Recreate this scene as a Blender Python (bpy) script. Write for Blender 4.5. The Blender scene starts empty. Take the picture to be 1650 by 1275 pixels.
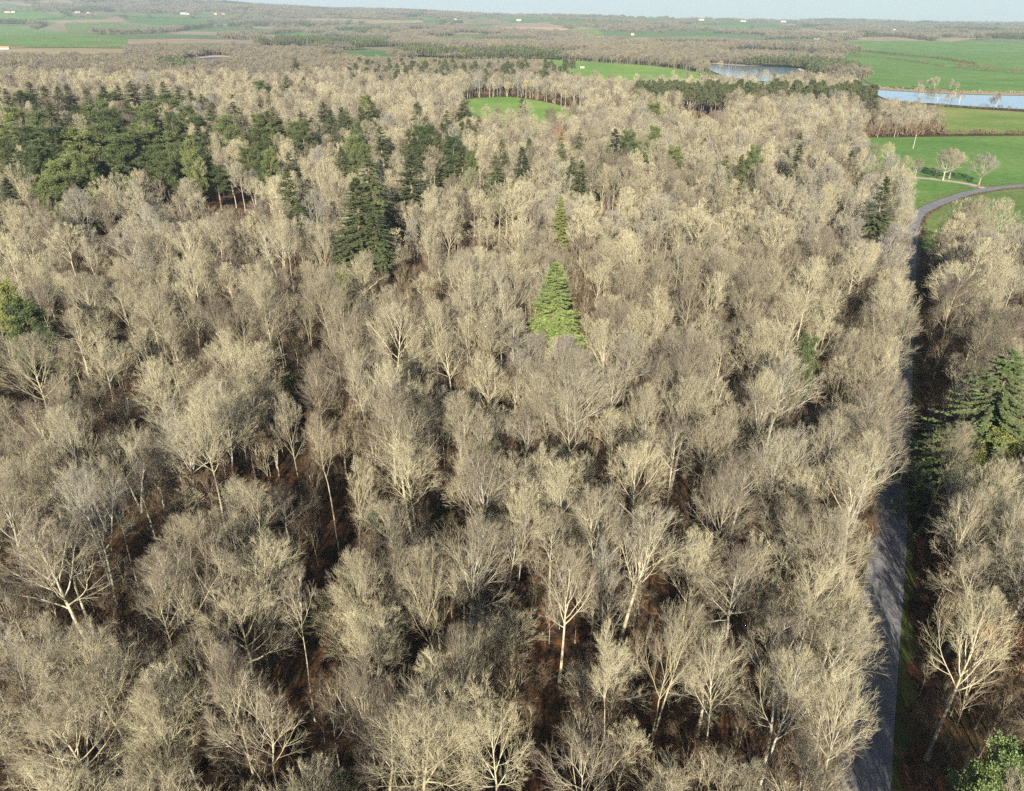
import bpy, math, random
import numpy as np
from mathutils import Matrix, Vector
R = math.radians
rng = np.random.default_rng(7)
random.seed(7)
S = bpy.context.scene
COL = S.collection

# ------------------------------------------------------------------ camera
CAM_H = 65.0
F_PX, CX, CY = 1178.0, 825.0, 637.5           # of the 1650 x 1275 photograph
cam_d = bpy.data.cameras.new("camera")
cam_d.sensor_width = 36.0
cam_d.lens = F_PX / 1650 * 36
cam_d.clip_start = 0.5
cam_d.clip_end = 60000
cam = bpy.data.objects.new("camera", cam_d)
COL.objects.link(cam)
CM = Matrix.Translation((0, 0, CAM_H)) @ Matrix.Rotation(R(90 - 27.36), 4, 'X') @ Matrix.Rotation(R(0.5), 4, 'Z')
cam.matrix_world = CM
S.camera = cam

# ------------------------------------------------------------------ sky, sun, exposure
SUN_EL, SHADOW_AZ = 24.0, 6.0                 # shadows run straight away from the camera
w = bpy.data.worlds.new("World"); S.world = w; w.use_nodes = True
nt = w.node_tree
sky = nt.nodes.new('ShaderNodeTexSky'); sky.sky_type = 'NISHITA'; sky.sun_disc = False
sky.sun_elevation = R(SUN_EL); sky.sun_rotation = R(180 + SHADOW_AZ)
sky.air_density = 0.75; sky.dust_density = 0.2; sky.ozone_density = 3.0
bg = nt.nodes['Background']; bg.inputs[1].default_value = 0.05
nt.links.new(sky.outputs[0], bg.inputs[0])
sl = bpy.data.lights.new("sun", 'SUN'); sl.energy = 5.0; sl.angle = R(0.53); sl.color = (1.0, 0.91, 0.765)
so = bpy.data.objects.new("sun", sl); COL.objects.link(so)
az, el = R(SHADOW_AZ), R(SUN_EL)
sdir = Vector((math.sin(az) * math.cos(el), math.cos(az) * math.cos(el), -math.sin(el)))
so.rotation_euler = sdir.to_track_quat('-Z', 'Y').to_euler()
so.location = (0, -50, 200)
S.view_settings.view_transform = 'Standard'; S.view_settings.look = 'None'
S.view_settings.exposure = 1.15; S.view_settings.gamma = 1.0
try: S.view_settings.use_curve_mapping = False
except Exception: pass
S.render.engine = 'CYCLES'
S.cycles.max_bounces = 5; S.cycles.diffuse_bounces = 1; S.cycles.glossy_bounces = 2
S.cycles.transmission_bounces = 2; S.cycles.volume_bounces = 1; S.cycles.transparent_max_bounces = 4
S.cycles.use_denoising = False
S.cycles.filter_width = 1.5

# ------------------------------------------------------------------ terrain
AX = np.array([-14000, -6000, -4000, -2080, -1100, 0, 2000, 14000.])
AZ = np.array([370, 290, 215, 130, 97, 76, 46, 38.])
def sstep(a, b, v):
    t = np.clip((v - a) / (b - a), 0, 1); return t * t * (3 - 2 * t)
def terrain(x, y):
    x = np.asarray(x, float); y = np.asarray(y, float)
    z = np.interp(x, AX, AZ) * sstep(2600, 6500, y)
    far = sstep(900, 3000, np.hypot(x, y))
    z = z + far * (7 * np.sin(x / 410 + 1) * np.sin(y / 530) + 5 * np.sin(x / 233 + y / 350) + 4 * np.sin(y / 260 + x / 900 + 2))
    near = 1 - sstep(600, 900, np.hypot(x, y))
    return z + near * 0.35 * (np.sin(x / 31 + 1) * np.sin(y / 43) )
M3 = np.array(CM.to_3x3())
def ray(px, py):
    d = M3 @ np.array([(px - CX) / F_PX, -(py - CY) / F_PX, -1.0]); return d
def at(px, py, h=0.0):
    """the point of the place that the photograph shows at px, py, h metres over the ground"""
    d = ray(px, py)
    if d[2] >= -1e-4: d[2] = -1e-4
    t = 0.0; hi = 16000.0
    T = np.geomspace(20, hi, 900)
    P = T[:, None] * d[None]
    g = CAM_H + P[:, 2] - (terrain(P[:, 0], P[:, 1]) + h)
    k = np.argmax(g < 0) if (g < 0).any() else len(T) - 1
    if k == 0: t = (h - CAM_H) / d[2]
    else:
        a, b = T[k - 1], T[k]; ga, gb = g[k - 1], g[k]
        t = a + (b - a) * ga / (ga - gb) if ga != gb else b
    return (d[0] * t, d[1] * t)
M3T = M3.T
def project(x, y, z):
    q = M3T @ np.array([x, y, z - CAM_H])
    return (CX + F_PX * q[0] / -q[2], CY - F_PX * q[1] / -q[2], -q[2])
def projectN(x, y, z):
    q = np.stack([x, y, z - CAM_H], 1) @ M3
    dd = np.where(-q[:, 2] < 1, 1e-3, -q[:, 2])
    return CX + F_PX * q[:, 0] / dd, CY - F_PX * q[:, 1] / dd, -q[:, 2]

def sgrid(n, lim, s):
    u = np.linspace(-1, 1, n); return np.sinh(u * s) / math.sinh(s) * lim
GX = sgrid(321, 16000, 5.2)
GY = np.concatenate([[-400, -200, -100, -50], np.sinh(np.linspace(0, 1, 300) * 5.0) / math.sinh(5.0) * 17000])
GZ = terrain(GX[None, :].repeat(len(GY), 0), GY[:, None].repeat(len(GX), 1))
def ground_z(x, y):
    """height of the ground mesh itself (its cells are split along the low-x low-y to high-x high-y diagonal)"""
    x = np.atleast_1d(np.asarray(x, float)); y = np.atleast_1d(np.asarray(y, float))
    i = np.clip(np.searchsorted(GX, x, 'right') - 1, 0, len(GX) - 2); j = np.clip(np.searchsorted(GY, y, 'right') - 1, 0, len(GY) - 2)
    u = (x - GX[i]) / (GX[i + 1] - GX[i]); v = (y - GY[j]) / (GY[j + 1] - GY[j])
    a, b, c, d = GZ[j, i], GZ[j, i + 1], GZ[j + 1, i + 1], GZ[j + 1, i]
    return np.where(u >= v, a + u * (b - a) + v * (c - b), a + v * (d - a) + u * (c - d))

# ------------------------------------------------------------------ mesh helpers
def mesh_np(name, V, F, smooth=False, mats=(), mi=None):
    """V (N,3), F list of arrays (M,k)"""
    me = bpy.data.meshes.new(name)
    V = np.asarray(V, np.float32)
    F = [np.asarray(f, np.int32) for f in F if len(f)]
    nl = sum(f.size for f in F); nf = sum(len(f) for f in F)
    me.vertices.add(len(V)); me.vertices.foreach_set("co", V.ravel())
    me.loops.add(nl); me.polygons.add(nf)
    me.loops.foreach_set("vertex_index", np.concatenate([f.ravel() for f in F]))
    tot = np.concatenate([np.full(len(f), f.shape[1], np.int32) for f in F])
    st = np.concatenate([[0], np.cumsum(tot)[:-1]]).astype(np.int32)
    me.polygons.foreach_set("loop_start", st); me.polygons.foreach_set("loop_total", tot)
    if smooth: me.polygons.foreach_set("use_smooth", np.ones(nf, bool))
    for m in mats: me.materials.append(m)
    if mi is not None: me.polygons.foreach_set("material_index", np.asarray(mi, np.int32))
    me.update(calc_edges=True)
    return me
class Buf:
    def __init__(s): s.V = []; s.F = {}; s.n = 0
    def add(s, V, *Fs):
        for f in Fs:
            f = np.asarray(f)
            if len(f): s.F.setdefault(f.shape[1], []).append(f + s.n)
        s.V.append(np.asarray(V, float)); s.n += len(V)
    def mesh(s, name, mat, smooth=False):
        return mesh_np(name, np.concatenate(s.V), [np.concatenate(v) for v in s.F.values()], smooth, [mat])
def obj(name, me, parent=None, loc=None, **props):
    o = bpy.data.objects.new(name, me); COL.objects.link(o)
    if parent: o.parent = parent
    if loc is not None: o.location = loc
    for k, v in props.items(): o[k] = v
    return o
def norm(a): return a / np.maximum(np.linalg.norm(a, axis=-1, keepdims=True), 1e-9)
def tubes(P, Rr, sides=3, closed_tip=True):
    """P (n,K,3) polylines, Rr (n,K) radii -> verts, quads, tris"""
    n, K, _ = P.shape
    T = norm(P[:, -1] - P[:, 0])
    ref = np.where(np.abs(T[:, 2:3]) < 0.9, np.array([[0, 0, 1.]]), np.array([[1., 0, 0]]))
    U = norm(np.cross(T, ref)); W = np.cross(T, U)
    ph = rng.uniform(0, 6.28, n)
    if closed_tip: Kr = K - 1
    else: Kr = K
    a = ph[:, None] + np.arange(sides)[None] * 2 * np.pi / sides          # n,s
    off = np.cos(a)[..., None] * U[:, None] + np.sin(a)[..., None] * W[:, None]   # n,s,3
    V = P[:, :Kr, None, :] + Rr[:, :Kr, None, None] * off[:, None]        # n,Kr,s,3
    V = V.reshape(n, Kr * sides, 3)
    base = 0
    q = []
    for k in range(Kr - 1):
        for s_ in range(sides):
            t = (s_ + 1) % sides
            q.append([k * sides + s_, k * sides + t, (k + 1) * sides + t, (k + 1) * sides + s_])
    tr = []
    per = Kr * sides
    if closed_tip:
        V = np.concatenate([V, P[:, -1:, :]], 1)
        for s_ in range(sides): tr.append([(Kr - 1) * sides + s_, (Kr - 1) * sides + (s_ + 1) % sides, per])
        per += 1
    offs = np.arange(n) * per
    Q = (np.array(q, int)[None] + offs[:, None, None]).reshape(-1, 4) if q else np.zeros((0, 4), int)
    Tt = (np.array(tr, int)[None] + offs[:, None, None]).reshape(-1, 3) if tr else np.zeros((0, 3), int)
    return V.reshape(-1, 3), Q, Tt

# ------------------------------------------------------------------ materials
def mat(name, rough=0.85, spec=0.25):
    m = bpy.data.materials.new(name); m.use_nodes = True
    b = m.node_tree.nodes['Principled BSDF']; b.inputs['Roughness'].default_value = rough
    b.inputs['Specular IOR Level'].default_value = spec
    return m, m.node_tree, b
def N(t, kind, **kw):
    n = t.nodes.new(kind)
    for k, v in kw.items():
        if hasattr(n, k): setattr(n, k, v)
        else: n.inputs[k].default_value = v
    return n
def ramp(t, stops, src):
    r = t.nodes.new('ShaderNodeValToRGB'); e = r.color_ramp.elements
    while len(e) < len(stops): e.new(0.5)
    for k, (p, c) in enumerate(stops): e[k].position = p; e[k].color = (*c, 1)
    t.links.new(src, r.inputs[0]); return r
def noise(t, scale, detail=4, coord=None, rough=0.55):
    n = N(t, 'ShaderNodeTexNoise'); n.inputs['Scale'].default_value = scale; n.inputs['Detail'].default_value = detail; n.inputs['Roughness'].default_value = rough
    if coord is not None: t.links.new(coord, n.inputs['Vector'])
    return n
def mixc(t, a, b, f, mode='MIX'):
    m = t.nodes.new('ShaderNodeMix'); m.data_type = 'RGBA'; m.blend_type = mode
    for s_, v in ((0, f), (6, a), (7, b)):
        if hasattr(v, 'links') or hasattr(v, 'is_linked'): t.links.new(v, m.inputs[s_])
        elif isinstance(v, tuple): m.inputs[s_].default_value = (*v, 1)
        else: m.inputs[s_].default_value = v
    return m.outputs[2]
def wood_mat(name, stops, nscale=0.6, moss=None):
    """bark or twigs; the tone is the tree's own (object random) plus streaks along it"""
    m, t, b = mat(name, 0.9, 0.15)
    oi = N(t, 'ShaderNodeObjectInfo'); sn = noise(t, .013, 3, oi.outputs['Location'])
    ma = N(t, 'ShaderNodeMath'); ma.operation = 'MULTIPLY_ADD'; t.links.new(sn.outputs[0], ma.inputs[0]); ma.inputs[1].default_value = 2.2; ma.inputs[2].default_value = -.85
    mb = N(t, 'ShaderNodeMath'); mb.operation = 'MULTIPLY_ADD'; t.links.new(oi.outputs['Random'], mb.inputs[0]); mb.inputs[1].default_value = .5; t.links.new(ma.outputs[0], mb.inputs[2])
    r = ramp(t, stops, mb.outputs[0])
    g = N(t, 'ShaderNodeTexCoord')
    n = noise(t, nscale, 3, g.outputs['Object'])
    v = ramp(t, [(0.3, (0.72, 0.72, 0.72)), (0.7, (1.15, 1.15, 1.15))], n.outputs[0])
    c = mixc(t, r.outputs[0], v.outputs[0], 1.0, 'MULTIPLY')
    if moss:
        n2 = noise(t, 0.35, 2, g.outputs['Object'])
        f = ramp(t, [(0.5, (0, 0, 0)), (0.72, (1, 1, 1))], n2.outputs[0])
        c = mixc(t, c, moss, f.outputs[0])
    t.links.new(c, b.inputs['Base Color']); return m
BARK = wood_mat("pale_bark", [(0, (.20, .165, .13)), (.22, (.42, .37, .25)), (.4, (.62, .56, .40)), (.55, (.30, .26, .20)), (.72, (.50, .475, .39)), (.85, (.36, .335, .28)), (1, (.64, .575, .39))], 1.2, (.33, .33, .15))
TWIG = wood_mat("bare_twigs", [(0, (.15, .12, .10)), (.22, (.40, .36, .25)), (.4, (.60, .545, .35)), (.55, (.24, .20, .155)), (.7, (.50, .455, .31)), (.85, (.34, .32, .28)), (1, (.61, .55, .31))], 0.4)
FARTWIG = wood_mat("distant_twigs", [(0, (.17, .15, .11)), (.3, (.27, .24, .16)), (.6, (.19, .175, .14)), (.8, (.23, .19, .13)), (1, (.28, .26, .15))], 0.1)
BRUSH = wood_mat("brush_twigs", [(0, (.11, .07, .045)), (.4, (.22, .17, .11)), (.75, (.15, .09, .055)), (1, (.30, .24, .15))], 0.8)
PBARK = wood_mat("conifer_bark", [(0, (.20, .15, .11)), (1, (.32, .26, .20))], 1.5)
def leaf_mat(name, stops, nscale=0.5):
    m, t, b = mat(name, 0.6, 0.3)
    oi = N(t, 'ShaderNodeObjectInfo'); r = ramp(t, stops, oi.outputs['Random'])
    g = N(t, 'ShaderNodeTexCoord'); n = noise(t, nscale, 3, g.outputs['Object'])
    v = ramp(t, [(0.3, (0.65, 0.68, 0.7)), (0.7, (1.3, 1.25, 1.1))], n.outputs[0])
    c = mixc(t, r.outputs[0], v.outputs[0], 1.0, 'MULTIPLY')
    t.links.new(c, b.inputs['Base Color'])
    return m
FIR = leaf_mat("dark_needles", [(0, (.075, .105, .045)), (.5, (.105, .135, .058)), (1, (.14, .165, .065))])
FIRL = leaf_mat("light_needles", [(0, (.19, .26, .085)), (1, (.21, .28, .09))])
PINE = leaf_mat("pine_needles", [(0, (.11, .145, .06)), (.5, (.16, .195, .075)), (1, (.20, .235, .09))])
FARPINE = leaf_mat("distant_needles", [(0, (.10, .125, .062)), (1, (.15, .165, .08))])
HOLLY = leaf_mat("evergreen_leaves", [(0, (.06, .11, .03)), (1, (.12, .19, .04))])
RUSSET = leaf_mat("russet_dead_leaves", [(0, (.34, .13, .05)), (1, (.42, .17, .07))])
OLIVE = leaf_mat("yellow_green_foliage", [(0, (.22, .26, .07)), (1, (.26, .28, .09))])

def ground_mat():
    m, t, b = mat("forest_floor_and_far_land", 0.95, 0.1)
    g = N(t, 'ShaderNodeTexCoord'); P = g.outputs['Object']
    n1 = noise(t, 0.35, 6, P, 0.65); n2 = noise(t, 0.045, 3, P); n3 = noise(t, 4.0, 3, P)
    c1 = ramp(t, [(0.3, (.018, .014, .011)), (.45, (.048, .036, .026)), (.56, (.17, .090, .048)), (.62, (.075, .052, .034)), (.74, (.18, .135, .09))], n1.outputs[0]).outputs[0]
    c2 = ramp(t, [(0.35, (.7, .7, .65)), (.65, (1.25, 1.1, 1.0))], n2.outputs[0]).outputs[0]
    c = mixc(t, c1, c2, 1.0, 'MULTIPLY')
    c = mixc(t, c, ramp(t, [(0.3, (.6, .6, .6)), (.7, (1.4, 1.4, 1.4))], n3.outputs[0]).outputs[0], 1.0, 'MULTIPLY')
    mo = ramp(t, [(0.56, (0, 0, 0)), (.66, (1, 1, 1))], noise(t, 0.11, 4, P).outputs[0]).outputs[0]
    c = mixc(t, c, (.08, .085, .03), mixc(t, (0, 0, 0), mo, 0.45))
    # far land: a patchwork of meadow, crops and stubble
    wv = N(t, 'ShaderNodeTexNoise'); wv.inputs['Scale'].default_value = 0.002; t.links.new(P, wv.inputs['Vector'])
    mp = N(t, 'ShaderNodeMapping'); t.links.new(P, mp.inputs[0]); mp.inputs['Scale'].default_value = (.0034, .0026, .001)
    add = N(t, 'ShaderNodeVectorMath'); add.operation = 'ADD'
    t.links.new(mp.outputs[0], add.inputs[0]); t.links.new(wv.outputs[1], add.inputs[1])
    vo = N(t, 'ShaderNodeTexVoronoi'); vo.inputs['Scale'].default_value = 1.0; t.links.new(add.outputs[0], vo.inputs['Vector'])
    sp = N(t, 'ShaderNodeSeparateColor'); t.links.new(vo.outputs['Color'], sp.inputs[0])
    fc = ramp(t, [(0, (.13, .19, .07)), (.25, (.10, .20, .05)), (.45, (.16, .20, .09)), (.62, (.24, .22, .13)), (.74, (.12, .21, .06)), (.88, (.33, .26, .18)), (1, (.14, .22, .07))], sp.outputs[0])
    fc.color_ramp.interpolation = 'CONSTANT'
    fcn = mixc(t, fc.outputs[0], ramp(t, [(0.3, (.8, .8, .8)), (.7, (1.2, 1.2, 1.2))], noise(t, .02, 4, P).outputs[0]).outputs[0], 1.0, 'MULTIPLY')
    ln = N(t, 'ShaderNodeVectorMath'); ln.operation = 'LENGTH'; t.links.new(P, ln.inputs[0])
    mr = N(t, 'ShaderNodeMapRange'); mr.inputs[1].default_value = 760; mr.inputs[2].default_value = 900; t.links.new(ln.outputs['Value'], mr.inputs[0])
    c = mixc(t, c, fcn, mr.outputs[0])
    t.links.new(c, b.inputs['Base Color'])
    bp = N(t, 'ShaderNodeBump'); bp.inputs['Distance'].default_value = 0.12; bp.inputs['Strength'].default_value = 0.7
    t.links.new(n3.outputs[0], bp.inputs['Height']); t.links.new(bp.outputs[0], b.inputs['Normal'])
    return m
def field_mat(name, a, bcol, ccol, scale=0.03, rows=0.0, ang=0.0):
    m, t, b = mat(name, 0.95, 0.1)
    g = N(t, 'ShaderNodeTexCoord'); P = g.outputs['Object']
    n1 = noise(t, scale, 8, P, 0.7); n2 = noise(t, .3, 5, P, 0.75)
    c = ramp(t, [(0.32, a), (.5, bcol), (.68, ccol)], n1.outputs[0]).outputs[0]
    c = mixc(t, c, ramp(t, [(0.3, (.7, .72, .75)), (.7, (1.3, 1.25, 1.2))], n2.outputs[0]).outputs[0], 1.0, 'MULTIPLY')
    n4 = noise(t, .012, 6, P, .65)
    c = mixc(t, c, ramp(t, [(0.35, (.82, .88, .85)), (.62, (1.18, 1.06, 1.15))], n4.outputs[0]).outputs[0], 1.0, 'MULTIPLY')
    if rows:
        mp = N(t, 'ShaderNodeMapping'); t.links.new(P, mp.inputs[0]); mp.inputs['Rotation'].default_value = (0, 0, ang)
        wv = N(t, 'ShaderNodeTexWave'); wv.inputs['Scale'].default_value = rows; wv.inputs['Distortion'].default_value = 1.5; wv.inputs['Detail'].default_value = 1
        t.links.new(mp.outputs[0], wv.inputs['Vector'])
        c = mixc(t, c, ramp(t, [(0.0, (.86, .88, .86)), (.4, (1.06, 1.05, 1.03))], wv.outputs[1]).outputs[0], 1.0, 'MULTIPLY')
    t.links.new(c, b.inputs['Base Color']); return m
GRASS = field_mat("meadow_grass", (.12, .19, .055), (.15, .22, .065), (.20, .24, .085))
CROP = field_mat("winter_crop", (.105, .22, .052), (.13, .25, .06), (.17, .275, .08), 0.02)
BRIGHT = field_mat("bright_crop", (.15, .30, .06), (.19, .33, .07), (.24, .35, .09), 0.02)
PASTURE = field_mat("worn_pasture", (.15, .25, .05), (.20, .28, .07), (.27, .29, .11), 0.02)
TAN = field_mat("stubble", (.29, .26, .14), (.36, .30, .18), (.33, .31, .15), 0.02)
PLOUGH = field_mat("ploughed_earth", (.42, .30, .21), (.48, .35, .25), (.52, .40, .30), 0.02)
SAND = field_mat("sandy_bank", (.50, .38, .25), (.60, .47, .33), (.55, .44, .32), 0.05)
VERGE = field_mat("verge_grass", (.05, .085, .02), (.09, .115, .035), (.13, .09, .05), 0.5)
def road_mat():
    m, t, b = mat("worn_asphalt", 0.85, 0.3)
    g = N(t, 'ShaderNodeTexCoord'); n1 = noise(t, 0.5, 5, g.outputs['Object']); n2 = noise(t, 9, 3, g.outputs['Object'])
    c = ramp(t, [(0.3, (.16, .165, .18)), (.7, (.26, .26, .27))], n1.outputs[0]).outputs[0]
    c = mixc(t, c, ramp(t, [(0.3, (.8, .8, .8)), (.7, (1.15, 1.15, 1.15))], n2.outputs[0]).outputs[0], 1.0, 'MULTIPLY')
    dn = ramp(t, [(.56, (0, 0, 0)), (.68, (1, 1, 1))], noise(t, .9, 6, g.outputs['Object'], .75).outputs[0]).outputs[0]
    c = mixc(t, c, (.17, .135, .10), dn)
    t.links.new(c, b.inputs['Base Color']); return m
ASPHALT = road_mat()
def flat(name, c, rough=0.8, var=0.15):
    m, t, b = mat(name, rough)
    g = N(t, 'ShaderNodeTexCoord'); n1 = noise(t, 0.8, 4, g.outputs['Object'])
    v = ramp(t, [(0.3, (1 - var,) * 3), (.7, (1 + var,) * 3)], n1.outputs[0]).outputs[0]
    t.links.new(mixc(t, c, v, 1.0, 'MULTIPLY'), b.inputs['Base Color']); return m
WALLM = flat("pale_render", (.60, .57, .52)); TILE = flat("clay_tiles", (.48, .22, .13)); GREYROOF = flat("grey_sheet_roof", (.55, .55, .55))
DARKM = flat("dark_opening", (.05, .05, .06)); CONCRETE = flat("concrete", (.62, .60, .56))
def water_mat():
    m, t, b = mat("lake_water", 0.06, 0.5)
    b.inputs['Base Color'].default_value = (.26, .38, .47, 1)
    g = N(t, 'ShaderNodeTexCoord'); n = noise(t, 0.5, 4, g.outputs['Object'])
    bp = N(t, 'ShaderNodeBump'); bp.inputs['Distance'].default_value = 0.15; bp.inputs['Strength'].default_value = 0.35
    t.links.new(n.outputs[0], bp.inputs['Height']); t.links.new(bp.outputs[0], b.inputs['Normal'])
    return m
WATER = water_mat()

# ------------------------------------------------------------------ the ground
def build_ground():
    X, Y = np.meshgrid(GX, GY); V = np.stack([X.ravel(), Y.ravel(), GZ.ravel()], 1)
    nx = len(GX); j, i = np.meshgrid(np.arange(len(GY) - 1), np.arange(nx - 1), indexing='ij')
    a = (j * nx + i).ravel(); b, c, d = a + 1, a + nx + 1, a + nx
    F = np.concatenate([np.stack([a, b, c], 1), np.stack([a, c, d], 1)])
    obj("ground", mesh_np("ground", V, [F], True, [ground_mat()]), kind="structure")
build_ground()

def clip_poly(poly, a, b, c):
    """keep a*x + b*y <= c"""
    out = []
    for k in range(len(poly)):
        p, q = poly[k], poly[(k + 1) % len(poly)]
        dp, dq = a * p[0] + b * p[1] - c, a * q[0] + b * q[1] - c
        if dp <= 0: out.append(p)
        if (dp < 0 < dq) or (dq < 0 < dp):
            s_ = dp / (dp - dq); out.append((p[0] + (q[0] - p[0]) * s_, p[1] + (q[1] - p[1]) * s_))
    return out
def tri_poly(poly):
    from mathutils.geometry import tessellate_polygon
    return [tuple(poly[k] for k in t) for t in tessellate_polygon([[Vector((p[0], p[1], 0)) for p in poly]])]
def smooth_poly(poly, it=2):
    for _ in range(it):
        o = []
        for k in range(len(poly)):
            p, q = poly[k], poly[(k + 1) % len(poly)]
            o += [(p[0] * .75 + q[0] * .25, p[1] * .75 + q[1] * .25), (p[0] * .25 + q[0] * .75, p[1] * .25 + q[1] * .75)]
        poly = o
    return poly
def sheet(name, poly, material, off, level=None, **props):
    """a sheet laid over the ground, cut along the ground's own cells so that it follows them exactly"""
    verts, faces, idx = [], [], {}
    def vid(p):
        k = (round(p[0], 3), round(p[1], 3))
        if k not in idx: idx[k] = len(verts); verts.append(k)
        return idx[k]
    for t in tri_poly(poly):
        xs = [p[0] for p in t]; ys = [p[1] for p in t]
        for i in range(max(0, np.searchsorted(GX, min(xs)) - 1), min(len(GX) - 1, np.searchsorted(GX, max(xs)) + 1)):
            p1 = clip_poly(clip_poly(list(t), -1, 0, -GX[i]), 1, 0, GX[i + 1])
            if len(p1) < 3: continue
            for j in range(max(0, np.searchsorted(GY, min(p[1] for p in p1)) - 1), min(len(GY) - 1, np.searchsorted(GY, max(p[1] for p in p1)) + 1)):
                p2 = clip_poly(clip_poly(p1, 0, -1, -GY[j]), 0, 1, GY[j + 1])
                if len(p2) < 3: continue
                sx, sy = GX[i + 1] - GX[i], GY[j + 1] - GY[j]
                cc = GX[i] / sx - GY[j] / sy                    # diagonal: x/sx - y/sy = cc
                for h in (clip_poly(p2, 1 / sx, -1 / sy, cc), clip_poly(p2, -1 / sx, 1 / sy, -cc)):
                    if len(h) < 3: continue
                    ids = []
                    for p in h:
                        v = vid(p)
                        if v not in ids: ids.append(v)
                    if len(ids) >= 3: faces.append(ids)
    A = np.array(verts); Z = ground_z(A[:, 0], A[:, 1]) + off if level is None else np.full(len(A), level)
    me = bpy.data.meshes.new(name)
    me.from_pydata([(a[0], a[1], z) for a, z in zip(A, Z)], [], faces); me.materials.append(material)
    me.polygons.foreach_set("use_smooth", np.ones(len(me.polygons), bool)); me.update()
    # all faces look up
    import bmesh
    bm = bmesh.new(); bm.from_mesh(me)
    for f in bm.faces:
        if f.normal.z < 0: f.normal_flip()
    bm.to_mesh(me); bm.free()
    return obj(name, me, kind="structure", **props)
def in_poly(x, y, poly):
    x = np.asarray(x, float); y = np.asarray(y, float); r = np.zeros(x.shape, bool)
    for k in range(len(poly)):
        (x1, y1), (x2, y2) = poly[k - 1], poly[k]
        c = ((y1 > y) != (y2 > y)) & (x < (x2 - x1) * (y - y1) / ((y2 - y1) if y2 != y1 else 1e-9) + x1)
        r ^= c
    return r
def W(pts): return [at(*p) for p in pts]

# road and track centre lines
def catmull(P, n=8):
    P = [np.array(p, float) for p in P]; out = []
    P = [2 * P[0] - P[1]] + P + [2 * P[-1] - P[-2]]
    for k in range(1, len(P) - 2):
        for s_ in range(n):
            t = s_ / n; a, b, c, d = P[k - 1], P[k], P[k + 1], P[k + 2]
            out.append(.5 * ((2 * b) + (c - a) * t + (2 * a - 5 * b + 4 * c - d) * t * t + (3 * b - a - 3 * c + d) * t ** 3))
    out.append(P[-2]); return np.array(out)
road_px = [(1391, 1275), (1411, 1067), (1433, 850), (1448, 640), (1458, 480), (1464, 410), (1469, 368), (1479, 346), (1500, 333), (1530, 321), (1562, 311), (1603, 304), (1650, 299), (1760, 289), (1950, 276)]
rw = W(road_px)
d0 = np.array(rw[0]) - np.array(rw[1]); rw = [tuple(np.array(rw[0]) + d0 * 3)] + [tuple(np.array(rw[0]) + d0 * 1)] + rw
ROAD = catmull(rw, 8)
TRACK = catmull(W([(1590, 305), (1560, 297), (1520, 291), (1480, 287), (1440, 284), (1400, 283)]), 6)
def offset_line(L, d):
    T = norm(np.gradient(L, axis=0)); return L + np.stack([T[:, 1], -T[:, 0]], 1) * d      # d > 0: right of travel
def ribbon(L, a, b):
    return [tuple(p) for p in offset_line(L, a)] + [tuple(p) for p in offset_line(L, b)[::-1]]
def strip_sheet(name, L, a, b, material, off, rag=0.0):
    """a ribbon cut into short convex pieces, each draped on the ground"""
    A, B = offset_line(L, a), offset_line(L, b)
    if rag:
        T_ = norm(np.gradient(L, axis=0)); N_ = np.stack([T_[:, 1], -T_[:, 0]], 1); sm_ = lambda v: (v + np.roll(v, 1)) / 2
        A = A - N_ * np.abs(sm_(rng.normal(0, rag, len(L))))[:, None] * .3; B = B + N_ * sm_(rng.normal(0, rag, len(L)))[:, None]
    out = None; V = []; F = []
    V = np.concatenate([A, B]); n = len(A)
    z = ground_z(V[:, 0], V[:, 1]) + off
    F = np.array([[k, k + n, k + n + 1, k + 1] for k in range(n - 1)])
    me = mesh_np(name, np.column_stack([V, z]), [F], True, [material])
    if me.polygons[0].normal.z < 0: me.flip_normals()
    return obj(name, me, kind="structure")
def densify(L, step):
    out = [L[0]]
    for p, q in zip(L[:-1], L[1:]):
        n = max(1, int(np.linalg.norm(q - p) / step))
        for k in range(1, n + 1): out.append(p + (q - p) * k / n)
    return np.array(out)
ROADD = densify(ROAD, 1.2); TRACKD = densify(TRACK, 2.0)
strip_sheet("road", ROADD, -2.3, 2.3, ASPHALT, 0.10)
strip_sheet("track", TRACKD, -1.5, 1.5, flat("gravel_track", (.46, .42, .35)), 0.085)
strip_sheet("road_verge", ROADD, -2.7, 3.5, VERGE, 0.055, .7)
strip_sheet("track_verge", TRACKD, -2.6, 2.6, TAN, 0.06)
# pale worn edges of the asphalt
EDGE = flat("gravel_edge", (.36, .33, .27), 0.9, 0.3)
#strip_sheet("road_shoulder", ROADD, 2.15, 2.65, EDGE, 0.112)

EX = []           # where no forest tree stands
def field(name, pts, material, off, excl=True, sm=1, **p):
    poly = W(pts)
    if sm: poly = smooth_poly(poly, sm)
    if excl: EX.append(poly)
    return sheet(name, poly, material, off, **p)
fieldA = [(1386, 222), (1520, 220.5), (1650, 219), (1900, 218), (1950, 282), (1760, 290), (1650, 298), (1590, 303), (1562, 311), (1530, 321), (1500, 333), (1479, 346), (1466, 370), (1452, 352), (1436, 330), (1400, 292), (1378, 250)]
field("crop_field", fieldA, CROP, 0.03, sm=0)
field("roadside_meadow", [(1492, 352), (1515, 334), (1545, 322), (1603, 308), (1650, 303), (1760, 294), (1950, 280), (1950, 395), (1750, 402), (1650, 404), (1570, 408), (1500, 420), (1484, 395)], GRASS, 0.03, sm=0)
field("lakeside_pasture", [(1448, 167), (1500, 171), (1560, 175.5), (1650, 181), (1850, 190), (1850, 216.5), (1650, 217), (1525, 217), (1512, 196), (1475, 182)], PASTURE, 0.15, sm=0)
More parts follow.
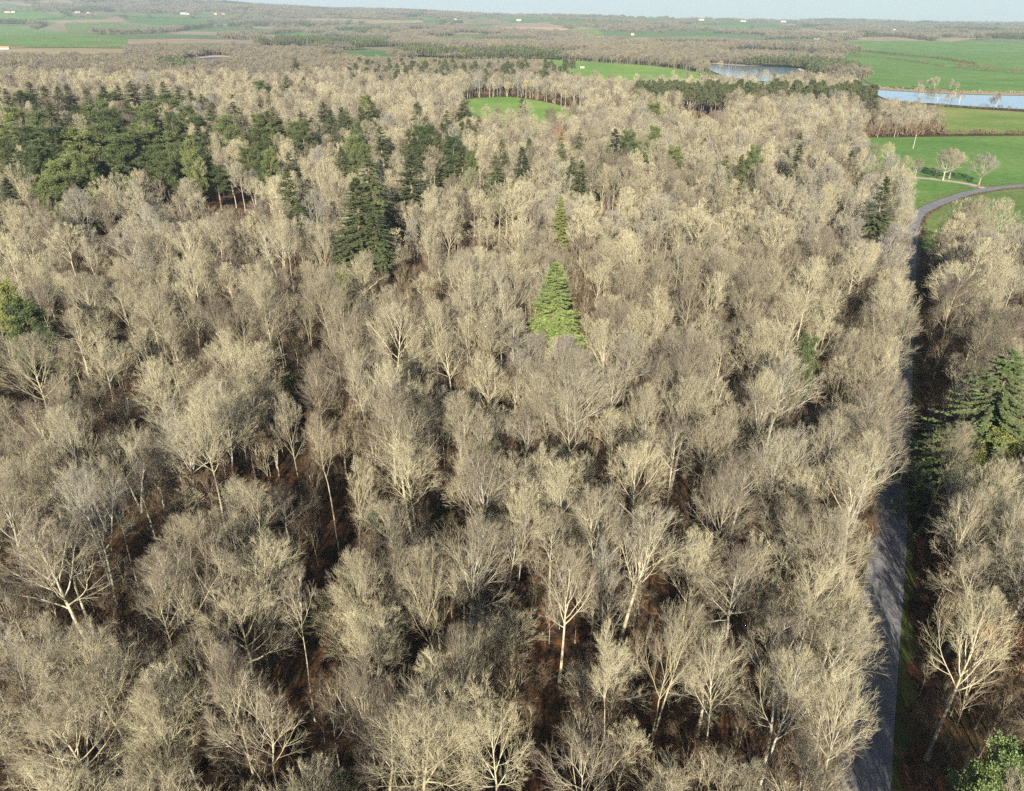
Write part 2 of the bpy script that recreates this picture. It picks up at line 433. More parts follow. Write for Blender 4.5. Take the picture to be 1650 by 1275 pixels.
field("clearing", [(1090, 192), (1130, 190.5), (1180, 191.5), (1190, 194, 10), (1150, 196, 14), (1100, 195, 12)], PASTURE, 0.15, sm=0)
field("forest_glade", [(738, 166), (760, 159), (790, 157.5), (832, 156.5), (880, 165), (920, 175), (945, 182), (930, 186, 15), (860, 189, 15), (800, 187, 15), (750, 184, 15)], BRIGHT, 0.2)
field("valley_field", [(845, 94), (900, 97), (980, 102), (1077, 108), (1155, 123), (1140, 131, 12), (1080, 136, 12), (1000, 135, 12), (950, 131, 12), (910, 117, 12), (862, 105, 10)], BRIGHT, 0.3)
field("lake_bank_field", [(1335, 66), (1500, 66.5), (1700, 72), (1900, 78), (1900, 155), (1700, 151), (1560, 149.5), (1470, 143), (1400, 139), (1385, 118), (1345, 112), (1350, 95), (1395, 92), (1365, 82)], CROP, 0.4)
field("hillside_meadow", [(104, 38), (180, 37), (238, 43), (240, 54), (180, 55), (108, 54)], GRASS, 0.6, sm=0)
field("valley_meadow", [(-60, 44), (30, 45), (80, 50), (150, 56), (204, 62), (207, 77), (100, 77), (20, 75), (-60, 72)], CROP, 0.4, sm=0)
field("stubble_field", [(-60, 78), (20, 78.5), (120, 78.5), (212, 79.5), (212, 89, 10), (120, 90, 10), (20, 90, 10), (-60, 90, 10)], TAN, 0.4, sm=0)
field("ploughed_field", [(790, 45), (830, 44), (915, 45), (918, 49), (880, 52.5), (820, 52.5), (792, 50)], PLOUGH, 0.9, sm=1)
field("olive_field", [(915, 47), (960, 48), (975, 55), (940, 60), (905, 57)], PASTURE, 0.9, sm=0)
field("pale_field", [(462, 31), (530, 30), (680, 33), (684, 37), (600, 39), (520, 38)], TAN, 1.2, sm=0)
field("distant_meadow", [(600, 40), (690, 38), (700, 43), (640, 46)], GRASS, 1.2, sm=0)
field("small_meadow", [(520, 92), (560, 90), (575, 96), (560, 101), (520, 100)], BRIGHT, 0.4, sm=0)
field("far_crop", [(1100, 40), (1210, 41), (1215, 46), (1110, 46)], CROP, 1.2, sm=0)
field("river_meadow", [(1180, 80), (1290, 82), (1330, 90), (1280, 95), (1190, 90)], GRASS, 0.6, sm=0)
field("valley_pasture", [(690, 60), (760, 57), (800, 62), (770, 68), (700, 69)], GRASS, 0.8, sm=0)
EX.append(W([(1125, 101), (1210, 107), (1300, 112), (1312, 120), (1290, 128), (1240, 136, 13), (1180, 128, 13), (1140, 117, 13)]))
EX.append(W([(284, 98), (305, 93.5), (345, 90), (388, 93), (386, 99, 9), (345, 101, 12), (290, 100, 10)]))
EX.append(W([(1030, 172), (1400, 168), (1400, 190.5), (1030, 190)]))
field("hill_pasture", [(150, 12), (330, 10), (425, 16), (400, 26), (250, 29), (160, 24)], GRASS, 1.5, sm=1)
field("hill_crop", [(-40, 20), (90, 18), (112, 28), (60, 33), (-40, 34)], CROP, 1.5, sm=1)
field("plain_pasture", [(880, 36), (1000, 37), (1080, 41), (1000, 44), (900, 42)], GRASS, 1.5, sm=1)
field("plain_crop", [(1290, 56), (1340, 52), (1420, 54), (1400, 60), (1300, 61)], PASTURE, 1.2, sm=1)
# water
def water(name, pts, off=0.6):
    poly = smooth_poly(W(pts), 2); EX.append(poly)
    A = np.array(poly); z = float(ground_z(A[:, 0], A[:, 1]).max()) + off
    return sheet(name, poly, WATER, 0, level=z)
water("lake", [(1402, 143), (1440, 146.5), (1500, 150), (1560, 153), (1700, 155), (1900, 158), (1900, 186), (1700, 181), (1640, 177), (1560, 172.5), (1500, 168), (1445, 165), (1415, 157)])
water("lake_inlet", [(1125, 101), (1160, 105), (1210, 107), (1270, 109), (1305, 113), (1315, 122), (1300, 136), (1240, 134), (1180, 127), (1145, 116)])
water("pond", [(284, 98), (305, 93.5), (345, 91.5), (384, 93.5), (382, 99), (345, 103.5), (300, 104)])
for pts in ([(1128, 98.5), (1160, 100), (1200, 103), (1230, 105.5), (1228, 108), (1180, 106.5), (1130, 102)],
            [(1283, 111), (1305, 112), (1306, 117), (1290, 116)],
            [(290, 93), (320, 89), (350, 88), (390, 89.5), (390, 94.5), (350, 92.5), (315, 95)]):
    sheet("sand_bank", smooth_poly(W(pts), 1), SAND, 0.9)
sheet("lake_shore", smooth_poly(W([(1398, 141), (1440, 144.5), (1500, 148), (1560, 150.5), (1700, 152.5), (1700, 156), (1560, 154), (1500, 151), (1440, 147.5), (1402, 145)]), 1), TAN, 0.9)

# ------------------------------------------------------------------ trees: generators
def grow(parent, nper, t0, t1, L, ang, K, trop, wig, lenfall=0.35, rr=0.5, prad=None, env=None, clampenv=True):
    """children of polylines parent (n,K0,3): returns polylines (n*nper,K,3) and their base radii"""
    n, K0, _ = parent.shape
    t = rng.uniform(t0, t1, (n, nper)); t = np.sort(t, 1)
    f = t * (K0 - 1); i = np.clip(f.astype(int), 0, K0 - 2); u = f - i
    ar = np.arange(n)[:, None]
    A, B = parent[ar, i], parent[ar, i + 1]
    pos = A + (B - A) * u[..., None]; tan = norm(B - A)
    if prad is not None: pr = prad[ar, i] * (1 - u) + prad[ar, i + 1] * u
    rv = rng.normal(size=(n, nper, 3)); pp = norm(rv - (rv * tan).sum(-1, keepdims=True) * tan)
    a = R(ang) * rng.uniform(0.7, 1.3, (n, nper))[..., None]
    d = norm(tan * np.cos(a) + pp * np.sin(a))
    LL = (L if np.isscalar(L) else L[:, None]) * (1 - lenfall * (t - t0) / max(t1 - t0, 1e-6)) * rng.uniform(0.7, 1.25, (n, nper))
    d = d.reshape(-1, 3); pos = pos.reshape(-1, 3); LL = LL.reshape(-1)
    if env is not None:                     # the crown's dome: (radius, half height, height of the centre)
        A_, B_, Zc = env; q = (pos - [0, 0, Zc]) / [A_, A_, B_]; e = d / [A_, A_, B_]
        aa = (e * e).sum(1); bb = (q * e).sum(1); cc = (q * q).sum(1) - 1
        dist_ = (-bb + np.sqrt(np.maximum(bb * bb - aa * cc, 0))) / aa
        LL = np.minimum(LL, np.maximum(dist_, .5) * rng.uniform(.72, 1.12, LL.shape))
    P = [pos]; step = LL / (K - 1)
    for k in range(K - 1):
        d = norm(d + np.array([0, 0, trop]) + rng.normal(size=d.shape) * wig)
        P.append(P[-1] + d * step[:, None])
    base = (pr.reshape(-1) * rr) if prad is not None else None
    return np.stack(P, 1), LL, base
def taper(base, K, tip=0.25):
    return base[:, None] * np.linspace(1, tip, K)[None]
def bare_tree(H, W_, fork, nl, ns=8, nt=7, nw=6, ang=55, trunk_r=0.2, stems=1, trop=0.08, tw=0.0068, tall=1.0):
    """-> (trunk+limbs Buf, crown Buf). H height, W_ crown radius, fork = fraction of H where the limbs begin; limbs fan out to a dome"""
    tr, cr = Buf(), Buf()
    K = 9; hs = np.linspace(0, 1, K); zf = fork * H
    env = (W_, (H - zf) * .60 * tall, zf + (H - zf) * (1 - .60 * tall))
    P0 = []; a0 = rng.uniform(0, 6.28)
    for s_ in range(stems):
        sp = (0.0 if stems == 1 else 0.10) * H
        dx, dy = math.cos(a0 + s_ * 6.28 / stems) * sp, math.sin(a0 + s_ * 6.28 / stems) * sp
        wob = np.cumsum(rng.normal(0, 0.009 * H, (K, 2)), 0) * hs[:, None]
        h = H * 0.86 * (1 if s_ == 0 else rng.uniform(.85, .97))
        P0.append(np.stack([wob[:, 0] + dx * hs ** 1.2, wob[:, 1] + dy * hs ** 1.2, h * hs - 0.3 * (hs == 0)], 1))
    P0 = np.array(P0); n0 = len(P0)
    R0 = trunk_r * (1 - hs * 0.88)[None].repeat(n0, 0) * np.where(np.arange(n0) == 0, 1, .8)[:, None]
    R0[:, 0] *= 1.35
    tr.add(*tubes(P0, R0, 7))
    t0 = fork / .86
    u = (np.arange(nl)[None] + rng.uniform(0, .9, (n0, nl))) / nl                       # 0 at the fork, 1 at the top
    t = t0 + (0.97 - t0) * u ** 1.25; f = t * (K - 1); i = np.clip(f.astype(int), 0, K - 2); w_ = f - i; ar = np.arange(n0)[:, None]
    pos = (P0[ar, i] + (P0[ar, i + 1] - P0[ar, i]) * w_[..., None]).reshape(-1, 3); pr = (R0[ar, i] * (1 - w_) + R0[ar, i + 1] * w_).ravel()
    th = (R(ang) * (1 - .72 * u) * rng.uniform(.75, 1.2, u.shape)).ravel(); az_ = (np.arange(nl)[None] * 2.4 + rng.uniform(-.6, .6, u.shape) + np.arange(n0)[:, None]).ravel()
    d = np.column_stack([np.sin(th) * np.cos(az_), np.sin(th) * np.sin(az_), np.cos(th)])
    A_, B_, Zc = env; q = (pos - [0, 0, Zc]) / [A_, A_, B_]; e = d / [A_, A_, B_]; aa = (e * e).sum(1); bb = (q * e).sum(1); cc = (q * q).sum(1) - 1
    LL = np.maximum((-bb + np.sqrt(np.maximum(bb * bb - aa * cc, 0))) / aa, 1.0) * rng.uniform(.72, 1.04, len(d))
    Ks = 7; P = [pos]
    for k in range(Ks - 1):
        d = norm(d + np.array([0, 0, trop]) + rng.normal(size=d.shape) * .075); P.append(P[-1] + d * (LL / (Ks - 1))[:, None])
    limbs = np.stack(P, 1); b1 = np.clip(pr * .62, 0.035, 0.15); R1 = taper(b1, Ks, .2); tr.add(*tubes(limbs, R1, 5))
    sec, LL2, b2 = grow(limbs, ns, .18, .97, LL * .55, 30, 5, .05, .06, .3, .6, R1, env)
    b2 = np.clip(b2, .022, .058); R2 = taper(b2, 5, .28); tr.add(*tubes(sec, R2, 3))
    ter, LL3, b3 = grow(sec, nt, .12, 1.0, np.maximum(LL2 * .55, .7), 30, 4, .05, .08, .3, .6, R2, env)
    b3 = np.clip(b3, .010, .018) * (tw / .0075) ** .9; R3 = taper(b3, 4, .4); cr.add(*tubes(ter, R3, 3))
    tws, LL4, _ = grow(ter, nw, .1, 1.0, np.clip(LL3 * .75, .45, 1.3), 26, 3, .04, .08, .2)
    cr.add(*tubes(tws, taper(np.full(len(tws), tw), 3, .5), 3))
    return tr, cr
def blades(P, D, U, L, Wd):
    """pointed leaf-like faces: base points P, direction D, side U, length L, width Wd"""
    L = np.broadcast_to(L, (len(P),))[:, None]; Wd = np.broadcast_to(Wd, (len(P),))[:, None]
    a = P - U * Wd * .15; b = P + D * L * .45 + U * Wd * .5; c = P + D * L; d = P + D * L * .45 - U * Wd * .5
    V = np.stack([a, d, c, b], 1).reshape(-1, 3)
    F = np.arange(len(V)).reshape(-1, 4); return V, F
def fir(H, W_, z0=0.12, nbr=230, nsp=26, droop=.10, spray=.75, pw=0.85, ragged=.25):
    """layered conifer: boughs carry flat sprays of needles"""
    tr, cr = Buf(), Buf()
    hs = np.linspace(0, 1, 8); P0 = np.stack([rng.normal(0, .05, 8) * hs, rng.normal(0, .05, 8) * hs, H * hs - .3 * (hs == 0)], 1)[None]
    r0 = 0.012 * H + .05; tr.add(*tubes(P0, (r0 * (1 - .95 * hs))[None], 7))
    u = rng.uniform(0, 1, nbr) ** 0.85; z = H * (z0 + (1 - z0) * u)
    z = np.where(rng.random(nbr) < .4, np.round(z / .9) * .9, z)
    nbr_ = nbr
    rel = np.clip((H - z) / (H * (1 - z0)), 0, 1)
    Lb = W_ * rel ** pw * rng.uniform(1 - ragged, 1.1, nbr) + .25
    a = rng.uniform(0, 6.28, nbr)
    out = np.stack([np.cos(a), np.sin(a), np.zeros(nbr)], 1)
    K = 5; s_ = np.linspace(0, 1, K)
    rise = 0.25 - 0.5 * rel
    P = np.stack([np.column_stack([out[:, :2] * (Lb * t)[:, None], z + Lb * (rise * t - droop * 2.2 * t * t + .12 * t ** 3)]) for t in s_], 1)
    tr.add(*tubes(P, taper(np.clip(Lb * .012 + .012, .015, .06), K, .3), 3))
    # sprays along each bough
    t = rng.uniform(.08, 1.0, (nbr, nsp)) ** .8; f = t * (K - 1); i = np.clip(f.astype(int), 0, K - 2); uu = f - i
    ar = np.arange(nbr)[:, None]; A, B = P[ar, i], P[ar, i + 1]; pos = A + (B - A) * uu[..., None]; tan = norm(B - A)
    side = norm(np.cross(tan, np.array([0, 0, 1.]))) * np.where(rng.random((nbr, nsp)) < .5, -1, 1)[..., None]
    D = norm(tan * rng.uniform(.35, 1.1, (nbr, nsp, 1)) + side * rng.uniform(.2, 1.0, (nbr, nsp, 1)) + np.array([0, 0, -.18]) + rng.normal(0, .16, (nbr, nsp, 3)))
    Lw = (spray * (0.45 + .55 * (1 - t)) * np.clip(Lb / W_ * 1.3, .45, 1.1)[:, None]).ravel()
    D = D.reshape(-1, 3); U = norm(np.cross(D, norm(np.array([0, 0, 1.]) + rng.normal(0, .35, D.shape))))
    cr.add(*blades(pos.reshape(-1, 3), D, U, Lw * rng.uniform(.8, 1.4, len(D)), Lw * .5))
    n2 = len(D); D2 = norm(D + rng.normal(0, .45, D.shape)); U2 = norm(np.cross(D2, rng.normal(size=D2.shape)))
    cr.add(*blades(pos.reshape(-1, 3) + D * (Lw * .35)[:, None], D2, U2, Lw * .7, Lw * .36))
    D3 = norm(D * .5 + np.array([0, 0, -.7]) + rng.normal(0, .3, D.shape)); cr.add(*blades(pos.reshape(-1, 3), D3, norm(np.cross(D3, rng.normal(size=D3.shape))), Lw * .8, Lw * .36))
    return tr, cr
def pine(H, W_, z0=.35, nb=34, ncl=10, nbl=34, csize=.75, blade=.34):
    """rounded open pine: limbs ending in tufts of needles"""
    tr, cr = Buf(), Buf()
    hs = np.linspace(0, 1, 8); wob = np.cumsum(rng.normal(0, .18, (8, 2)), 0) * hs[:, None]
    P0 = np.column_stack([wob, H * .95 * hs - .3 * (hs == 0)])[None]; R0 = ((.011 * H + .06) * (1 - .85 * hs))[None]
    tr.add(*tubes(P0, R0, 7))
    t = np.linspace(z0, .98, nb); f = t * 7; i = np.clip(f.astype(int), 0, 6); pos = P0[0][i] + (P0[0][i + 1] - P0[0][i]) * (f - i)[:, None]
    rel = (t - z0) / (1 - z0); Lb = W_ * np.sqrt(np.clip(1 - (rel * 1.15 - .25) ** 2, .05, 1)) * rng.uniform(.65, 1.12, nb)
    a = np.arange(nb) * 2.4 + rng.uniform(-.5, .5, nb); d = np.column_stack([np.cos(a), np.sin(a), .15 + .9 * rel ** 2])
    d = norm(d); K = 5; P = [pos]
    for k in range(K - 1):
        d = norm(d + np.array([0, 0, .10]) + rng.normal(0, .07, d.shape)); P.append(P[-1] + d * (Lb / (K - 1))[:, None])
    P = np.stack(P, 1); Rb = taper(np.full(nb, .055), K, .3); tr.add(*tubes(P, Rb, 4))
    sub, L2, _ = grow(P, ncl, .3, 1.0, Lb * .36, 45, 3, .1, .15, .3)
    tr.add(*tubes(sub, taper(np.full(len(sub), .022), 3, .5), 3))
    C = np.concatenate([sub[:, -1], sub[:, 1], P[:, -1]]); nc = len(C)
    D = norm(rng.normal(size=(nc, nbl, 3)) * np.array([1, 1, .8]) + np.array([0, 0, .35]))
    pts = C[:, None] + D * (csize * rng.uniform(.1, .7, (nc, nbl, 1)) * rng.uniform(.6, 1.3, (nc, 1, 1))) * np.array([1, 1, .7])
    D = D.reshape(-1, 3); U = norm(np.cross(D, rng.normal(size=D.shape)))
    cr.add(*blades(pts.reshape(-1, 3), D, U, blade * rng.uniform(.7, 1.3, len(D)), blade * .42))
    return tr, cr
def bush(H, W_, n=900, leaf=.22):
    tr, cr = Buf(), Buf()
    st = rng.integers(5, 8); a = rng.uniform(0, 6.28, st); K = 4
    P = np.stack([np.column_stack([np.cos(a) * W_ * .55 * t, np.sin(a) * W_ * .55 * t, np.full(st, H * .8 * t - .1)]) for t in np.linspace(0, 1, K)], 1)
    tr.add(*tubes(P, taper(np.full(st, .04), K, .3), 3))
    p = norm(rng.normal(size=(n, 3))) * rng.uniform(.35, 1, (n, 1)) ** .5; lump = 1 + .25 * np.sin(p[:, :1] * 7 + 1) * np.sin(p[:, 1:2] * 6)
    p = p * lump * np.array([W_, W_, H * .5]) + np.array([0, 0, H * .52]); D = norm(rng.normal(size=(n, 3)) + (p - [0, 0, H * .4]) * .6)
    cr.add(*blades(p, D, norm(np.cross(D, rng.normal(size=D.shape))), leaf * rng.uniform(.7, 1.4, n), leaf * .6)); return tr, cr

# ------------------------------------------------------------------ tree things
class Kind:
    def __init__(s, name, category, tr, cr, tm, cm, H, Wd):
        s.name, s.cat, s.H, s.W = name, category, H, Wd
        s.tm = tr.mesh("trunk", tm, True); s.cm = cr.mesh("crown", cm)
PROTO = {}
def place(kind, x, y, label, group=None, scale=1.0, rz=None, sz=None, cmat=None, tilt=0.0):
    """one tree as a thing: an Empty at its foot, its trunk and its crown"""
    root = bpy.data.objects.new(kind.name, None); COL.objects.link(root); root.empty_display_size = 0.5
    z = float(ground_z(x, y)[0])
    root.location = (x, y, z); root.rotation_euler = (tilt * rng.normal(), tilt * rng.normal(), rng.uniform(0, 6.28) if rz is None else rz)
    root.scale = (scale, scale, scale if sz is None else sz)
    root["label"] = label; root["category"] = kind.cat
    if group: root["group"] = group
    if kind in PROTO:
        t0, c0 = PROTO[kind]; t = t0.copy(); c = c0.copy()
        COL.objects.link(t); COL.objects.link(c); t.parent = root; c.parent = root
    else:
        t = obj("trunk", kind.tm, root); c = obj("crown", kind.cm, root); PROTO[kind] = (t, c)
    if cmat:
        c.data = c.data.copy() if c.data.materials[0] != cmat else c.data
        c.data.materials[0] = cmat
    return root

BIG = [Kind("bare_tree", "bare tree", *bare_tree(20, 5.4, .42, 15, 9, 6, 5, ang=48, trunk_r=.27), BARK, TWIG, 20, 5.4),
       Kind("bare_tree", "bare tree", *bare_tree(20, 6.0, .48, 17, 9, 6, 5, ang=54, trunk_r=.26, trop=.08), BARK, TWIG, 20, 6.0),
       Kind("bare_tree", "bare tree", *bare_tree(20, 5.4, .42, 9, 9, 6, 5, ang=46, trunk_r=.21, stems=2), BARK, TWIG, 20, 5.4),
       Kind("bare_tree", "bare tree", *bare_tree(20, 6.3, .50, 15, 9, 6, 6, ang=60, trunk_r=.27, trop=.07), BARK, TWIG, 20, 6.3),
       Kind("bare_tree", "bare tree", *bare_tree(19, 5.0, .38, 13, 9, 6, 5, ang=42, trunk_r=.22, trop=.04), BARK, TWIG, 19, 5.0)]
MID = [Kind("bare_tree", "bare tree", *bare_tree(19, 3.9, .50, 12, 7, 6, 5, ang=42, trunk_r=.17), BARK, TWIG, 19, 3.9),
       Kind("bare_tree", "bare tree", *bare_tree(20, 3.4, .58, 11, 7, 6, 5, ang=48, trunk_r=.16), BARK, TWIG, 20, 3.4),
       Kind("bare_tree", "bare tree", *bare_tree(18, 4.3, .45, 13, 7, 6, 5, ang=48, trunk_r=.17, trop=.04), BARK, TWIG, 18, 4.3),
       Kind("bare_tree", "bare tree", *bare_tree(19, 3.9, .52, 8, 7, 6, 5, ang=42, trunk_r=.14, stems=2), BARK, TWIG, 19, 3.9),
       Kind("bare_tree", "bare tree", *bare_tree(17, 2.8, .55, 10, 6, 6, 5, ang=40, trunk_r=.12), BARK, TWIG, 17, 2.8)]
FIELDT = Kind("field_tree", "tree", *bare_tree(12, 5.2, .22, 18, 9, 7, 6, ang=74, trunk_r=.30, tw=.012), BARK, TWIG, 12, 5.2)
print("kinds done")

# ------------------------------------------------------------------ conifers, from the photograph
FIRS = [Kind("fir_tree", "fir", *fir(26, 5.0, .12, 300, 30, droop=.2, spray=.9, ragged=.6, pw=.6), PBARK, FIR, 26, 5.0),
        Kind("fir_tree", "fir", *fir(26, 4.6, .10, 430, 26), PBARK, FIR, 26, 4.6),
        Kind("fir_tree", "fir", *fir(26, 5.2, .15, 380, 26, droop=.16, ragged=.45), PBARK, FIR, 26, 5.2),
        Kind("fir_tree", "fir", *fir(26, 4.0, .16, 330, 24, droop=.05, pw=.7, ragged=.4), PBARK, FIR, 26, 4.0)]
LFIR = Kind("fir_tree", "fir", *fir(20, 4.2, .06, 330, 26, droop=.04, spray=.8, pw=.75), PBARK, FIRL, 20, 4.2)
BFIR = Kind("fir_tree", "fir", *fir(24, 7.2, .06, 420, 40, droop=.12, spray=.85, pw=.7, ragged=.3), PBARK, leaf_mat("blue_green_needles", [(0, (.14, .19, .075)), (1, (.14, .19, .075))]), 24, 7.2)
PINES = [Kind("pine_tree", "pine", *pine(22, 4.2, .40, 30, 10, 34, csize=1.0), PBARK, FIR, 22, 4.2),
         Kind("pine_tree", "pine", *pine(22, 4.6, .35, 38, 11, 34), PBARK, PINE, 22, 4.6),
         Kind("pine_tree", "pine", *pine(22, 5.4, .30, 40, 12, 34, csize=.9), PBARK, PINE, 22, 5.4)]
TPINE = [Kind("pine_tree", "pine", *pine(21, 3.0, .48, 24, 8, 22, csize=.9, blade=.5), PBARK, FARPINE, 20, 2.6),
         Kind("pine_tree", "pine", *pine(21, 3.4, .45, 24, 8, 22, csize=1.0, blade=.5), PBARK, FARPINE, 20, 3.0)]
OCC = []        # feet already taken: x, y, radius
def top_at(px, py, h):
    return at(px, py, h)
def conifer(px, py, h, wpx, kinds, label, group=None, cmat=None):
    x, y = top_at(px, py, h); k = kinds[rng.integers(len(kinds))]
    depth = project(x, y, h)[2]; half = wpx / 2 * depth / F_PX
    s_ = h / k.H; sx = np.clip(half * (2.0 if kinds in (FIRS, [LFIR], [BFIR]) else 1.25) / k.W, .6 * s_, 2.4 * s_)
    r = place(k, x, y, label, group, float(sx), sz=float(s_), cmat=cmat); OCC.append((x, y, half * .9 + 1.5)); OCC.append((x * (1 - 5.5 / y), y - 5.5, half * .8 + 1.5)); OCC.append((x * (1 - 9 / y), y - 9, half * .4 + 1.5)); return r
ORD = "first second third fourth fifth sixth seventh eighth ninth tenth eleventh twelfth thirteenth fourteenth fifteenth sixteenth seventeenth eighteenth nineteenth twentieth".split()
TENS = {20: "twenty", 30: "thirty", 40: "forty", 50: "fifty", 60: "sixty", 70: "seventy", 80: "eighty", 90: "ninety"}
def ordinal(n):
    if n <= 20: return ORD[n - 1]
    if n % 10 == 0: return TENS[n][:-1] + "ieth"
    return TENS[n // 10 * 10] + "-" + ORD[n % 10 - 1]
# the dark stand on the far left: (top px, top py, height, width px, kind)
STAND = {
 "back row of the dark conifer stand": [(8,143,26,28,'f'),(32,146,25,26,'f'),(45,132,27,26,'f'),(70,137,26,28,'f'),(92,140,26,30,'f'),(106,134,27,30,'f'),(138,142,26,34,'f'),(165,140,26,30,'f'),(188,138,26,30,'f'),(210,131,27,36,'f'),(238,136,26,32,'f'),(262,132,27,36,'f'),(286,141,25,30,'f'),(306,146,24,28,'f'),(324,152,22,26,'f')],
 "middle row of the dark conifer stand": [(22,176,25,36,'p'),(56,170,26,42,'f'),(78,162,26,34,'f'),(120,166,25,36,'f'),(148,186,25,34,'f'),(172,178,25,38,'p'),(203,164,26,44,'f'),(232,184,24,38,'p'),(268,186,23,34,'f'),(292,200,18,28,'p'),(338,170,22,30,'f'),(318,190,20,26,'p')],
 "front row of the dark conifer stand": [(4,238,24,40,'f'),(40,206,25,42,'p'),(84,207,27,62,'p'),(118,212,26,52,'p'),(160,202,25,44,'p'),(188,222,24,44,'p'),(214,214,24,40,'p'),(238,210,24,40,'p'),(270,214,22,40,'p'),(306,220,19,34,'p'),(286,234,20,36,'p'),(250,236,22,36,'p')],
 "near edge of the dark conifer stand": [(60,240,24,46,'p'),(90,262,23,44,'p'),(124,250,24,56,'p'),(150,244,23,42,'p'),(80,288,20,44,'p'),(112,284,20,50,'p'),(185,268,20,38,'p'),(8,288,22,34,'f'),(100,345,14,24,'p'),(345,268,16,30,'p')],
}
for rowname, lst in STAND.items():
    lst = sorted(lst)
    for k, (px, py, h, wd, kd) in enumerate(lst):
        conifer(px, py, h, wd * 1.25, FIRS if kd == 'f' else PINES, ("dark pointed fir, " if kd == 'f' else "rounded green pine, ") + f"{ordinal(k + 1)} from the left in the {rowname}", "conifers of the dark stand")
fill = sorted([(rng.uniform(-5, 335), rng.uniform(146, 262)) for _ in range(46)])
fill = [p for p in fill if p[1] < 265 - max(0, p[0] - 200) * .3]
for k, (px, py) in enumerate(fill):
    fk = rng.random() < .45
    conifer(px, py, rng.uniform(19, 26), rng.uniform(26, 42), FIRS if fk else PINES, ("pointed fir" if fk else "round-topped pine") + f" deep in the dark stand, {ordinal(k + 1)} of all its inner trees counted from left", "conifers of the dark stand")
extra = [(rng.uniform(330, 760), rng.uniform(150, 250)) for _ in range(38)] + [(rng.uniform(760, 1380), rng.uniform(196, 262)) for _ in range(14)]
extra = [p for p in extra if not any(in_poly(*at(p[0], p[1], 20.0), e) for e in EX)]
for k, (px, py) in enumerate(sorted(extra)):
    fk = rng.random() < .6
    conifer(px, py, rng.uniform(20, 25), rng.uniform(22, 36), FIRS if fk else PINES, ("small dark fir" if fk else "small dark pine") + f" scattered in the far bare wood, {ordinal(k + 1)} from left", "conifers scattered in the bare wood")
SOLO = [
 (375,165,27,46,'f',"broad dark fir standing right of the dark conifer stand"),
 (360,190,25,40,'p',"rounded pine at the foot of the broad dark fir beside the conifer stand"),
 (440,175,28,34,'f',"tall slim fir with a dark shaded right side, beyond the left tree crowns"),
 (418,186,25,34,'p',"rounded pine touching the left side of the tall slim fir"),
 (398,240,18,38,'p',"low pale green pine in front of the tall slim fir"), (428,240,17,34,'p',"low dark pine just in front of the tall slim fir"),
 (486,198,24,36,'p',"dark bushy pine between the slim fir and the small lone fir"), (532,178,24,32,'f',"small lone fir amid pale bare crowns, upper left of centre"),
 (460,272,24,38,'f',"ragged green fir, left of the giant dark fir"), (502,308,19,34,'f',"shorter green fir beside the ragged one, left of the giant dark fir"), (478,325,18,40,'f',"low bushy fir in front of the ragged green fir"),
 (592,252,30,60,'f',"giant dark fir towering over the bare wood, farther of the pair"), (572,288,30,72,'f',"giant dark fir towering over the bare wood, nearer of the pair"), (600,330,24,50,'f',"dark fir tucked in on the right of the giant pair"),
 (660,250,27,50,'f',"dark ragged fir standing right of the giant pair"), (612,204,25,34,'f',"mid-sized fir beyond the giant pair"),
 (672,163,26,34,'f',"dark spire fir at the left end of the bright glade"), (688,204,24,40,'p',"rounded pine below the glade, left of a group of three"), (706,212,23,36,'f',"fir in the middle of the group of three below the glade"), (731,222,22,40,'p',"rounded pine, rightmost in the group of three below the glade"),
 (612,122,19,34,'f',"tall twin-like dark fir beyond the bare wood, left one"), (627,118,19,30,'f',"tall twin-like dark fir beyond the bare wood, right one"),
 (475,94,24,36,'f',"dark fir peak over the pale wood, tallest of its clump"), (461,122,24,26,'f',"dark fir on the left side of the far clump"), (489,124,22,24,'f',"dark fir on the right side of the far clump"),
 (415,132,20,28,'p',"small dark pine left of the far fir clump"), (428,140,18,26,'p',"smaller dark pine beside the small one left of the far fir clump"),
 (798,252,22,32,'f',"narrow fir amid bare crowns, straight below the glade"), (772,188,22,22,'f',"slim dark fir at the near rim of the glade"), (842,154,15,14,'f',"slim dark fir rising in front of the bright glade"),
 (1014,215,23,36,'p',"broad green pine in the bare wood, above and right of the bright green fir"), (968,250,18,16,'f',"small fir sliver left of the broad green pine"), (1086,240,17,34,'p',"low green pine right of the broad green pine"),
 (905,215,24,20,'f',"slim green fir below a rust coloured treetop"),
 (1052,168,20,34,'p',"dark pine at the right end of the far field trees"), (1080,172,19,34,'p',"dark pine standing near the left end of the pine row"),
 (1150,262,14,24,'p',"small dark pine amid bare crowns, right of centre"), (1128,230,16,22,'p',"small green pine before the pine row clearing"),
 (1430,286,27,46,'f',"dark fir at the forest edge beside the road bend"), (1412,150,20,24,'f',"dark fir at the right end of the pine row"), (1384,138,20,22,'f',"dark fir close to the lake, right end of the pine row"),
 (1330,205,14,28,'p',"dark pine where the wood meets the crop field"), (1352,228,12,22,'p',"small dark pine at the crop field corner"),
 (826,122,15,15,'f',"narrow almost black fir beyond the bright glade"), (808,120,14,18,'p',"dark pine left of the almost black fir beyond the glade"), (878,112,13,22,'p',"rounded dark pine beyond the glade, right of the almost black fir"),
]
for px, py, h, wd, kd, lab in SOLO: conifer(px, py, h, wd, FIRS if kd == 'f' else PINES, lab, "conifers scattered in the bare wood")
conifer(896, 424, 22, 62, [LFIR], "bright yellow-green fir standing alone amid bare grey crowns")
conifer(904, 318, 21, 26, [LFIR], "yellowish fir beyond the bright green one", cmat=OLIVE)
conifer(1302, 545, 19, 40, [PINES[0]], "lone green pine amid bare crowns, left of the road")
conifer(1634, 566, 26, 138, [BFIR], "big blue-green fir at the right edge of the photo")
